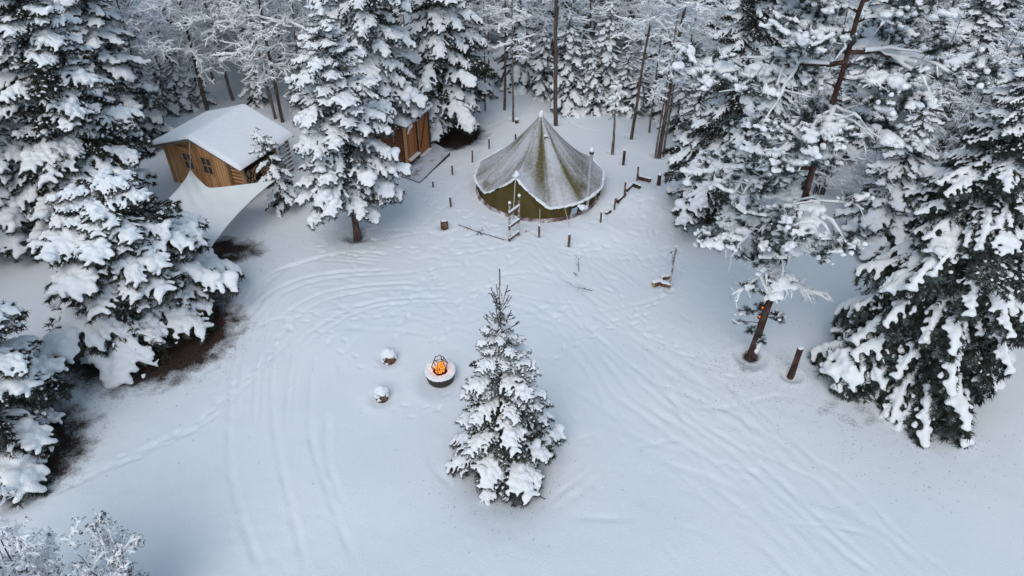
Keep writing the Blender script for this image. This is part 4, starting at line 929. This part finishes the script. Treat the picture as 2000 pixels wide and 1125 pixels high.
def bell_tent():
    g = GP(1053, 366); z0 = gz(g); o = thing('bell_tent', 'olive canvas bell tent coated in frost with a small chimney pipe', 'tent', (g[0], g[1], z0))
    Rg, he, Re, Hp = 2.50, .62, 2.56, 3.12; PD = radians(246)     # door direction
    nphi = 360; phi = np.arange(nphi)*2*pi/nphi
    def dw(p): d = (p-PD+pi) % (2*pi)-pi; return d
    d = dw(phi); half = radians(31)
    fdoor = np.clip(1-np.abs(d)/half, 0, 1)
    ngu = 12; gu = np.abs(np.sin((d)*ngu/2))                  # scallops between the guy points
    eh = he-.03-.035*gu+1.02*fdoor**1.05; er = Re+.0-.06*gu*(1-fdoor)-.30*fdoor+.05
    # roof
    ns = 46; s = np.linspace(0, 1, ns)
    rr = np.random.default_rng(2)
    S, PHI = np.meshgrid(s, phi, indexing='ij'); D = dw(PHI)
    eh0 = he-.055+1.02*fdoor**1.05; er0 = Re+.0-.30*fdoor
    kS = S**5; EH = eh0[None]*(1-kS)+eh[None]*kS; ER = er0[None]*(1-kS)+er[None]*kS
    rad = .035+(ER-.035)*S; z = Hp+(EH-Hp)*S
    sag = 4*S*(1-S); ridge = np.abs(np.cos(D*ngu/2))**6       # seams hold, panels sag
    z = z-.24*sag*(1-.06*ridge); rad = rad
    # radial wrinkles
    w = sum(a*np.sin(D*k+ph+2.*vn2(D*3, S*4, 1, k)) for a, k, ph in ((.007, 34, 1), (.005, 57, 2), (.003, 91, .4)))
    pull = np.clip(S-.35, 0, 1); z = z+w*(.3+2.0*pull)*S
    ddr = np.clip(1-np.abs(D)/half, 0, 1); z = z+.10*ddr*S**3
    V = np.stack([rad*np.cos(PHI), rad*np.sin(PHI), z], -1).reshape(-1, 3)
    i, j = np.meshgrid(np.arange(ns-1), np.arange(nphi), indexing='ij'); j2 = (j+1) % nphi
    Q = np.stack([i*nphi+j, (i+1)*nphi+j, (i+1)*nphi+j2, i*nphi+j2], -1).reshape(-1, 4)
    mb = MB().add(V, Q); me = mb.mesh('tent_roof', M['tent'])
    Pn = np.stack([np.cos(PHI)*3.0, np.sin(PHI)*3.0, S*3.2], -1).reshape(-1, 3)
    fr = .60+.30*vnoise(Pn, 1.0, 4)+.15*vnoise(Pn*np.array([3, 3, 1.6]), 1.2, 9)
    fr = fr.reshape(S.shape)
    seam = np.abs(np.cos(D*ngu/2))**40; fr = fr+.10*seam*np.where(np.cos(D*3) > 0, 1, -1.2)
    # frost thinner on the panel that faces the yard, and just beside the seams, thicker at the hem
    a1 = dw(PHI-radians(26)); fr = fr-.42*np.exp(-(a1/.13)**2)*np.clip(1.1-S, 0, 1)-.30*np.exp(-((dw(PHI-radians(62)))/.07)**2)
    fr = fr-.45*np.exp(-((S-.83)/.10)**2)*np.exp(-((dw(PHI-radians(72)))/.16)**2)-.3*np.exp(-((S-.9)/.05)**2)*np.exp(-((dw(PHI+radians(40)))/.1)**2)
    fr = fr+.5*np.clip((S-.955)/.03, 0, 1)
    at = me.attributes.new('frost', 'FLOAT', 'POINT'); at.data.foreach_set('value', fr.ravel().astype(np.float32)); link('roof', me, o)
    # wall
    nw = 14; t = np.linspace(0, 1, nw); Tm, PW = np.meshgrid(t, phi, indexing='ij'); EHw = np.broadcast_to(eh, Tm.shape); ERw = np.broadcast_to(er-.10, Tm.shape)
    rad = ERw+(Rg-ERw)*Tm; rad = rad+.022*np.sin(PW*52+2*np.sin(PW*7))*Tm*(1-.5*Tm)-.07*np.sin(pi*Tm)
    z = (EHw-.02)*(1-Tm)-.05*Tm
    V = np.stack([rad*np.cos(PW), rad*np.sin(PW), z], -1).reshape(-1, 3); i, j = np.meshgrid(np.arange(nw-1), np.arange(nphi), indexing='ij'); j2 = (j+1) % nphi
    Q = np.stack([i*nphi+j, (i+1)*nphi+j, (i+1)*nphi+j2, i*nphi+j2], -1).reshape(-1, 4)
    MB().add(V, Q).obj('wall', M['tent_wall'], o)
    # mud flap at the foot
    fl = np.array([[Rg-.03, .12], [Rg+.03, .07], [Rg+.05, -.06]]); MB().lathe(fl, 120, jit=.01).obj('skirt', M['tent_skirt'], o)
    # snow along the hem: a lumpy roll that follows the scalloped edge
    P = np.stack([(er-.03)*np.cos(phi), (er-.03)*np.sin(phi), eh+.035], -1); k = rr.random(nphi) < .93
    nz_ = vnoise(P, 2.2, 8)+.6*vnoise(P, 6, 3); th = .048+.035*nz_+.02*np.exp(-(dw(phi-radians(50))/.8)**2)
    c = P; Vv, Ff = remeshed(c+rr.normal(0, .008, c.shape), np.clip(th, .020, .12), .7, .022, 2, .012, 3); MB().add(Vv, Ff).obj('hem_snow', M['snow_fine'], o)
    dp = np.array([cos(PD)*(Re-.25), sin(PD)*(Re-.25), he+1.12])
    Vv, Ff = remeshed(np.array([dp, dp+[.05, .02, .03], dp+[-.06, .04, -.03], dp+[.02, .12, .06], dp+[0, .03, .11]]), np.array([.10, .09, .08, .08, .06]), .9, .02, 1); MB().add(Vv, Ff).obj('peak_snow', M['snow_fine'], o)
    Vv, Ff = remeshed(np.array([[0, 0, Hp+.03], [.02, .01, Hp+.10], [0, 0, Hp-.03]]), np.array([.10, .08, .10]), .9, .02, 1); MB().add(Vv, Ff).obj('cap_snow', M['snow_fine'], o)
    # door zip line, seams of the doorway
    dd = np.array([cos(PD), sin(PD), 0]); MB().tube([dd*(Re-.19)+[0, 0, he+1.0], dd*(Rg+.08)+[0, 0, .03]], [.018, .018], 6).obj('door_cord', M['rope'], o)
    # vent cowl near the tip
    va = radians(290); vp = np.array([cos(va)*.44, sin(va)*.44, 2.40]); vb = MB(); vb.tube([vp, vp+[cos(va)*.14, sin(va)*.14, -.03]], [.085, .105], 12, cap=False); v_ = vb.obj('vent_cowl', M['tent_wall'], o)
    MB().add([vp+[cos(va)*.02+.075*cos(q)*-sin(va), sin(va)*.02+.075*cos(q)*cos(va), .075*sin(q)] for q in np.linspace(0, 2*pi, 10, endpoint=False)], [tuple(range(10))]).obj('vent_opening', M['iron'], v_, False)
    Vv, Ff = remeshed(np.array([vp+[0, -.04, .10], vp+[.04, -.06, .08]]), np.array([.06, .05]), .7, .02, 1); MB().add(Vv, Ff).obj('vent_snow', M['snow_fine'], v_)
    # stove pipe beside the wall
    pb = GP(1147, 410)-np.array([g[0], g[1], z0]); hp = HZ(GP(1147, 410), 300)-z0
    pt = np.array([pb[0], pb[1], hp]); pp = MB().tube([(pb[0]-.02, pb[1], -.05), pt], [.065, .065], 14).obj('stove_pipe', M['steel'], o)
    MB().tube([pt+[0, 0, .0], pt+[0, 0, .07]], [.085, .085], 14).obj('pipe_cap', M['iron'], pp)
    Vv, Ff = remeshed(np.array([pt+[0, 0, .14], pt+[.01, 0, .20]]), np.array([.10, .08]), .9, .02, 1); MB().add(Vv, Ff).obj('pipe_snow', M['snow_fine'], pp)
    # clear plastic window flap beside the pipe
    wa = radians(299); wc = np.array([cos(wa)*2.54, sin(wa)*2.54, .30]); tn = np.array([-sin(wa), cos(wa), 0])
    MB().add([wc-tn*.17+[0, 0, -.15], wc+tn*.12+[0, 0, -.13], wc+tn*.16+[0, 0, .14], wc-tn*.10+[0, 0, .12]], [(0, 1, 2, 3)]).obj('window_flap', M['glass_pale'], o, False)
    Vv, Ff = remeshed(np.array([wc+tn*.30+[.05, -.1, .12], wc+tn*.44+[.05, -.1, .08], wc+tn*.2+[0, -.06, .2]]), np.array([.14, .11, .08]), .8, .03, 1); MB().add(Vv, Ff).obj('wall_snow', M['snow_fine'], o)
    return g, z0, (PD, Re, he)
M['tent'] = tent_mat()
M['tent_wall'] = noise_mat('olive_wall_canvas', [(.062, .045, .014), (.115, .088, .030)], 2.5, detail=6, rough=.9, stretch=(1, 1, .4))
M['tent_skirt'] = noise_mat('muddy_skirt', [(.10, .06, .05), (.30, .24, .24), (.62, .63, .67)], 3.2, detail=8, rlo=.35, rhi=.62)
M['glass_pale'] = mat('clear_flap', (.32, .40, .52), .3, .5)
TG, TZ, TD = bell_tent()
M['guy'] = mat('guy_line', (.50, .50, .46), .8)
for (ax_, az_, tx, ty, lab) in [(1055, 0, 1054, 461, 'pale guy line from tent hem down to the stake below the ladder side'), (1112, 0, 1112, 444, 'pale guy line under the middle of the tent hem'), (1155, 0, 1166, 404, 'pale guy line beside the stove pipe')]:
    e = GP(tx, ty); e[2] += .25 if ax_ == 1055 else .05; d_ = e[:2]-TG[:2]; r_ = 2.55; a_ = np.append(TG[:2]+d_/np.linalg.norm(d_)*r_, TZ+.60)
    t_ = MB().tube([a_, e], [.011, .011], 5).obj('guy_line', M['guy']); tag(t_, lab, 'rope')

# ------------------------------------------------------------ stakes, beams, ladder
def stake_obj(name, px, py, ty, label, cat='stake', r=.045, lean=(0, 0), material='post', snow=True, group=None, seed=0):
    g = GP(px, py); h = max(.12, HZ(g, ty)-g[2]); rs = random.Random(seed+px)
    o = thing(name, label, cat, g, rs.uniform(0, 6), group)
    q = MB(); n = 5; pts = [(lean[0]*t+rs.gauss(0, .006), lean[1]*t+rs.gauss(0, .006), -.2+(h+.2)*t) for t in np.linspace(0, 1, n)]
    o.rotation_euler = (0, 0, 0)
    q.tube(pts, [r*rs.uniform(.9, 1.1) for _ in range(n)], 7); q.obj('shaft', M[material], o)
    if snow:
        V, Fc = remeshed(np.array([[lean[0], lean[1], h+.015], [lean[0]+.01, lean[1], h+.03]]), np.array([r*1.15, r*.9]), .8, .012, 1); MB().add(V, Fc).obj('snow_cap', M['snow_fine'], o)
    return o
ST = [(880, 403, 385, 'stake nearest the big stump left of the tent'), (846, 366, 354, 'shortest stake, close to the near corner of the deck'), (884, 342, 323, 'stake between the deck and the tent, right of the shortest one'),
      (923, 316, 293, 'stake off the far end of the deck, left of the tent shoulder'), (955, 290, 271, 'stake above the left shoulder of the tent'), (1007, 278, 261, 'stake just left of the tent tip'),
      (1173, 434, 414, 'stake in front of the stove pipe'), (1111, 479, 457, 'stake standing alone in front of the tent, farthest into the yard'), (1053, 462, 441, 'stake holding the guy line next to the ladder'),
      (1200, 409, 386, 'lowest stake beside the sunken beams'), (1219, 386, 355, 'middle stake of the sunken beams'), (1244, 353, 325, 'uppermost stake at the corner of the sunken beams')]
for i, (a, b, c, lab) in enumerate(ST): stake_obj('wooden_stake', a, b, c, 'thin '+lab, seed=i, r=.038 if i not in (7,) else .05)
stake_obj('wooden_stake', 1217, 322, 293, 'thicker dark snow-streaked stake standing beyond the stove pipe', r=.062, material='dark_wood')
stake_obj('tree_stump', 1009, 240, 233, 'tiny stump at the foot of a slim tree beyond the tent', 'stump', r=.09, material='dark_wood')
stake_obj('wooden_post', 1286, 362, 340, 'stubby snow-wrapped post at the end of the top sunken beam', 'post', r=.085, material='dark_wood')
g = GP(1546, 731); o = thing('cut_post', 'leaning reddish cut trunk post between the pine and the dark green spruce', 'post', g)
h = 1.02; MB().tube([(-.03, 0, -.2), (0, 0, .0), (.0, .0, h*.5), (.015, .02, h)], [.10, .10, .085, .085], 12).obj('shaft', M['bark_red'], o)
V, Fc = remeshed(np.array([[.02, .03, h+.01], [0, .0, h+.02]]), np.array([.09, .08]), .5, .018, 1); MB().add(V, Fc).obj('snow_cap', M['snow_fine'], o)
def beam_obj(p, q, label, w=.13, up=.05):
    a = GP(*p); b = GP(*q); c = (a+b)/2; o = thing('wooden_beam', label, 'beam', c)
    MB().beam(a-c+[0, 0, up], b-c+[0, 0, up], .12, w).obj('timber', M['dark_wood'], o, False)
    d = b-a; n_ = 14; t = np.linspace(.04, .96, n_)[:, None]; rs = np.random.default_rng(int(p[0])); cs = (a-c)+d*t+np.array([0, 0, up+w*.5+.012]); k = rs.random(n_) < .8
    V, Fc = remeshed(cs[k], rs.uniform(.04, .07, k.sum()), .6, .018, 2); MB().add(V, Fc).obj('beam_snow', M['snow_fine'], o)
beam_obj((1245, 351), (1270, 357), 'topmost sunken beam lying between a stake and the stubby post', .14, .12)
beam_obj((1235, 364), (1249, 369), 'short sunken beam in the middle of the bank', .14, .10)
beam_obj((1223, 375), (1236, 362), 'dark sloping beam behind the short sunken one', .12, .08)
beam_obj((1205, 397), (1220, 381), 'lowest sloping beam beside the lowest stake', .12, .06)
beam_obj((1183, 419), (1192, 413), 'broken wood piece in the snow below the beams', .08, .05)
def ladder():
    g = GP(1003, 470); o = thing('wooden_ladder', 'short birch-pole ladder with snow on its rungs before the tent', 'ladder', g)
    a = GP(995, 471)-g; b = GP(1013, 460)-g; hA, hB = HZ(GP(995, 471), 397)-g[2], HZ(GP(1013, 460), 383)-g[2]
    for p, h in ((a, hA), (b, hB)):
        MB().tube([p+[0, 0, -.2], p+[0, 0, h*.5], p+[.01, 0, h]], [.045, .042, .04], 8).obj('rail', M['birch'], o)
        V, Fc = remeshed(np.array([p+[.01, 0, h+.02], p+[.01, 0, h+.05]]), np.array([.06, .045]), .8, .015, 1); MB().add(V, Fc).obj('snow_cap', M['snow_fine'], o)
    for k in (.10, .62, 1.18):
        p = a+[0, -.02, k]; q = b+[0, -.02, k+.05]; r = MB().beam(p-(q-p)*.08, q+(q-p)*.08, .05, .10).obj('rung', M['post'], o, False)
        t = np.linspace(0, 1, 12)[:, None]; V, Fc = remeshed(p+(q-p)*t+[0, 0, .075], np.full(12, .045), .9, .016, 2); MB().add(V, Fc).obj('rung_snow', M['snow_fine'], r)
M['birch'] = noise_mat('birch_pole', [(.05, .04, .035), (.35, .28, .25), (.60, .57, .56)], 9, rlo=.38, rhi=.60)
ladder()
pts = [GP(*p)+[0, 0, .03] for p in ((895, 440), (912, 446), (925, 451), (940, 457), (955, 460), (970, 465), (986, 470))]
tag(MB().tube(pts, [.012]*7, 5).obj('rope', M['rope_dark']), 'dark cord lying on the snow left of the ladder', 'rope')
for (px, py, sc_, lab) in [(938, 456, 1.2, 'dead leaf clump lying on the cord near the ladder'), (912, 446, .8, 'small dead leaf clump near the left end of the cord'), (1028, 452, .5, 'tiny dead leaf right of the ladder')]:
    g = GP(px, py); rs = np.random.default_rng(px); q = MB()
    c = g+rs.normal(0, .05*sc_, (26, 3))*[1.6, 1, .4]+[0, 0, .03]; A = rs.normal(0, .045*sc_, (26, 2, 3)); q.add(np.stack([c, c+A[:, 0], c+A[:, 1]], 1).reshape(-1, 3), np.arange(78).reshape(-1, 3))
    tag(q.obj('dead_leaves', M['cut' if sc_ < .9 else 'dark_wood'], None, False), lab, 'leaves')
def twig(px, py, lab, seed, L=.5):
    g = GP(px, py); rs = np.random.default_rng(seed); q = MB()
    d0 = nrm(np.append(rs.normal(size=2), .35)); P = np.array([g, g+d0*L*.5, g+d0*L+[0, 0, -.05]])[None]
    S, Ls = spawn(P, np.array([L]), 5, .3, .95, .7, lambda t: .45+0*t, 4, rs, up=.2)
    q.add(*tubes(P, np.array([[.012, .009, .004]]), 5)); q.add(*tubes(S, np.linspace(.007, .003, 4)[None]*np.ones((5, 1)), 4)); tag(q.obj('fallen_twig', M['twig']), lab, 'twig')
twig(1157, 568, 'forked dark twig poking from the snow in mid yard', 4, .7); twig(1130, 530, 'curled thin twig in the snow right of the young spruce tip', 7, .5); twig(1065, 975, 'tiny twig in the snow beside the foot of the young spruce', 9, .35)
twig(1120, 532, 'tiny twig left of the curled one', 13, .25); twig(1187, 234, 'thin branch lying on the snow beyond the tent', 17, .8)

# ------------------------------------------------------------ seats, stump, fire bowl
def stump(px, py, r, h, label, snow_h, seed, brush=True, name='log_stool', cat='stump'):
    g = GP(px, py); o = thing(name, label, cat, g); rs = np.random.default_rng(seed)
    MB().lathe([(r*1.05, -.12), (r*1.03, .0), (r, h*.5), (r*.98, h), (.001, h)], 20, jit=.05, seed=seed, mi=0).obj('log', M['cutbark'], o)
    n = 40; a = rs.uniform(0, 6.28, n); q = rs.random(n)**.5; c = np.stack([np.cos(a)*q*r*.9, np.sin(a)*q*r*.9, h+snow_h*.35*(1-q*q)], 1)
    c = np.concatenate([c, [[0, 0, h+snow_h*.5]]]); R_ = np.append(np.full(n, snow_h*.42), snow_h*.5)
    V, Fc = remeshed(c, R_, .8, .022, 3, .01, seed); MB().add(V, Fc).obj('snow_cap', M['snow_fine'], o)
    if brush:                                 # clinging snow on the bark
        m_ = 60; a = rs.uniform(0, 6.28, m_); z = rs.uniform(0, h, m_); c = np.stack([np.cos(a)*r*1.03, np.sin(a)*r*1.03, z], 1); k = (np.cos(a-radians(300)) < .88)
        V, Fc = remeshed(c[k], rs.uniform(.03, .055, k.sum()), .6, .02, 1, .012, seed); MB().add(V, Fc).obj('bark_snow', M['snow_fine'], o)
M['cutbark'] = noise_mat('split_stump_bark', [(.03, .02, .017), (.13, .07, .045), (.26, .15, .09)], 10, stretch=(1, 1, .5), bump=.6)
stump(760, 702, .19, .25, 'snow-capped stump farther from the camera, left of the fire bowl', .20, 2)
stump(746, 776, .17, .27, 'snow-capped stump with a brown cut face nearer the camera left of the fire', .19, 5)
stump(868, 443, .14, .26, 'dark cut stump at the left end of the cord by the tent', .07, 8, False, 'tree_stump')
def fire_bowl():
    g = GP(860, 742); g = g+[0, .12, 0]; o = thing('fire_bowl', 'round iron fire bowl with snowy rim and a fire burning in its spark guard', 'fire bowl', g)
    R_, h = .40, .22
    MB().lathe([(R_*.96, -.05), (R_, .02), (R_*1.01, h*.5), (R_, h), (R_-.03, h), (R_-.04, h-.05), (.16, h-.12), (.001, h-.14)], 40).obj('bowl', M['iron'], o)
    n = 150; rs = np.random.default_rng(4); a = np.linspace(0, 2*pi, n, endpoint=False); 
    cs = [np.stack([np.cos(a)*q, np.sin(a)*q, np.full(n, h+.02+.03*(q > .3))], 1) for q in (.24, .29, .33, .37, .41)]
    c = np.concatenate(cs)+rs.normal(0, .006, (5*n, 3)); V, Fc = remeshed(c, np.full(len(c), .043), .8, .016, 3, .010, 3); MB().add(V, Fc).obj('rim_snow', M['snow_fine'], o)
    # faceted spark guard of dark bars
    k = 6; ang = [radians(20+60*i) for i in range(k)]
    lo = [np.array([cos(t)*.15, sin(t)*.15, h+.0]) for t in ang]; md = [np.array([cos(t)*.235, sin(t)*.235, h+.26]) for t in ang]; hi = [np.array([cos(t)*.14, sin(t)*.14, h+.50]) for t in ang]
    q = MB()
    for i in range(k):
        j = (i+1) % k
        for p, r in ((lo[i], md[i]), (md[i], hi[i]), (lo[i], lo[j]), (md[i], md[j]), (hi[i], hi[j])): q.tube([p, r], [.012, .012], 5)
    q.obj('spark_guard', M['iron'], o)
    pl = MB()
    for i in range(k):
        j = (i+1) % k
        if i in (3, 4, 5): pl.add([lo[i]*[.97, .97, 1], lo[j]*[.97, .97, 1], (lo[j]*.3+md[j]*.7)*[.97, .97, 1], (lo[i]*.3+md[i]*.7)*[.97, .97, 1]], [(0, 1, 2, 3)])
    lg = MB()
    for (p, r) in (((-.12, -.05, .03), (.10, .06, .10)), ((.11, -.07, .03), (-.08, .08, .12)), ((0, -.13, .05), (.02, .10, .16)), ((-.05, -.10, .12), (.10, .02, .2))):
        lg.tube([np.array(p)+[0, 0, h], np.array(r)+[0, 0, h]], [.035, .032], 7)
    lg.obj('burning_logs', M['charred'], o)
    fl = MB()
    for i in range(15):
        a_ = rs.uniform(0, 6.28); q_ = rs.uniform(0, .14); b = np.array([cos(a_)*q_, sin(a_)*q_, h+.06]); t = rs.uniform(.14, .36); w = rs.uniform(.022, .05)
        fl.tube([b, b+[rs.normal(0, .015), rs.normal(0, .015), t*.35], b+[rs.normal(0, .03), rs.normal(0, .03), t*.7], b+[rs.normal(0, .04), rs.normal(0, .04), t]], [w*.7, w, w*.6, .003], 6)
    fl.obj('flame', M['flame'], o)
    eb = MB(); V0, F0 = ico(1)
    for i in range(14): eb.add(V0*rs.uniform(.015, .03)+[rs.normal(0, .07), rs.normal(0, .07), h+.05], F0)
    eb.obj('ember', M['ember'], o)
M['charred'] = mat('charred_wood', (.012, .01, .009), .9)
fire_bowl()
fg = GP(860, 742); fl_d = bpy.data.lights.new('fire_light', 'POINT'); fl_d.energy = 2; fl_d.color = (1, .45, .12); fl_d.shadow_soft_size = .08; fl_o = bpy.data.objects.new('fire_light', fl_d); COL.objects.link(fl_o); fl_o.location = (fg[0], fg[1]+.12, fg[2]+.62)

# ------------------------------------------------------------ jug post, log pieces, lanterns
o = stake_obj('lantern_post', 1307, 563, 482, 'tall thin birch post beside the split logs at the yard edge', 'post', r=.035, material='birch')
g = GP(1307, 563); hz = HZ(g, 492)
o = thing('plastic_jug', 'translucent white jug hanging upside down from the tall thin post', 'jug', (g[0]-.14, g[1], hz-.42))
MB().lathe([(.001, 0), (.075, .005), (.09, .04), (.088, .27), (.07, .32), (.03, .36), (.025, .40), (.001, .40)], 18).obj('body', M['plastic'], o)
MB().tube([(0, 0, .40), (.02, 0, .43), (.12, 0, .44)], [.008]*3, 5).obj('string', M['rope_dark'], o); MB().tube([(0, 0, .385), (0, 0, .42)], [.03, .03], 10).obj('cap', M['cutbark'], o)
for (px, py, an, L, lab, r) in [(1283, 557, .5, .34, 'split log with orange cut end, farthest left at the thin post', .11), (1300, 560, -.4, .32, 'dark split log leaning at the foot of the thin post', .10), (1298, 545, .1, .30, 'snow-covered split log behind the other two at the thin post', .09)]:
    g = GP(px, py); o = thing('split_log', lab, 'log', g, an)
    n = 8; c = [(cos(t)*r*(1 if sin(t) > -.3 else .7), sin(t)*r+r*.75) for t in np.linspace(0, 2*pi, n, endpoint=False)]
    V = [(-L/2, y_, z_) for y_, z_ in c]+[(L/2, y_*.95, z_) for y_, z_ in c]
    MB().add(V, [tuple(range(n))], 1).add(V, [tuple(range(n, 2*n))[::-1]], 1).add(V, [(i, i+n, (i+1) % n+n, (i+1) % n) for i in range(n)], 0).obj('log', [M['cutbark'], M['cut']], o, False)
    rs = np.random.default_rng(px); V, Fc = remeshed(np.stack([np.linspace(-L*.36, L*.42, 9), rs.normal(0, .02, 9), np.full(9, r*1.75)], 1), rs.uniform(.05, .085, 9), .7, .02, 2, .01, px); MB().add(V, Fc).obj('log_snow', M['snow_fine'], o)
gp = GP(1467, 695)
for (py, dx, dy, lab) in [(588, -.17, -.22, 'upper glowing lantern on the left side of the pine trunk'), (604, -.20, -.26, 'lower glowing lantern on the left side of the pine trunk')]:
    z = HZ(gp, py); o = thing('lantern', lab, 'lantern', (gp[0]+dx, gp[1]+dy, z-.09))
    fr = MB()
    for a in (0, 1, 2, 3): t = pi/4+a*pi/2; fr.tube([(cos(t)*.075, sin(t)*.075, 0), (cos(t)*.075, sin(t)*.075, .15)], [.007]*2, 5)
    fr.box((0, 0, -.006), (.13, .13, .014)); fr.box((0, 0, .155), (.13, .13, .014)); fr.obj('frame', M['iron'], o, False)
    o.scale = (.72, .72, .72)
    MB().lathe([(.001, .0), (.025, .02), (.036, .06), (.022, .10), (.004, .13)], 10).obj('flame', M['flame'], o)
    MB().tube([(0, 0, .16), (.03, .03, .25), (-dx*.6, -dy*.6, .27)], [.006]*3, 5).obj('hook', M['iron'], o)

# ------------------------------------------------------------ needle litter shed on the snow
def litter():
    r = np.random.default_rng(12); P = []
    for (px, py, sp, n) in [(1466, 712, 1.1, 420), (1440, 720, 1.9, 260), (1690, 820, 1.6, 420), (1830, 860, 1.6, 260), (698, 468, .8, 260), (986, 940, .9, 240), (330, 700, 1.3, 420), (430, 640, .8, 240), (160, 800, .9, 200), (470, 495, .9, 300), (880, 272, 1.0, 180), (1360, 450, 1.0, 160), (1000, 600, 6.0, 260)]:
        g = G(px, py); P.append(np.stack([r.normal(g[0], sp, n), r.normal(g[1], sp*.8, n)], 1))
    P = np.concatenate(P); z = gh(P[:, 0], P[:, 1])+.022; c = np.append(P, z[:, None], 1); n = len(c)
    a = r.uniform(0, 6.28, n); l = r.uniform(.006, .026, n); w = r.uniform(.003, .008, n)
    d = np.stack([np.cos(a)*l, np.sin(a)*l, r.uniform(0, .012, n)], 1); e = np.stack([-np.sin(a)*w, np.cos(a)*w, 0*a], 1)
    V = np.stack([c-d, c+e+[0, 0, .008], c+d, c-e+[0, 0, .004]], 1).reshape(-1, 3)
    o = MB().add(V, np.arange(n*4).reshape(-1, 4)).obj('needle_litter', M['soil_litter'], None, False); o['kind'] = 'stuff'
litter()
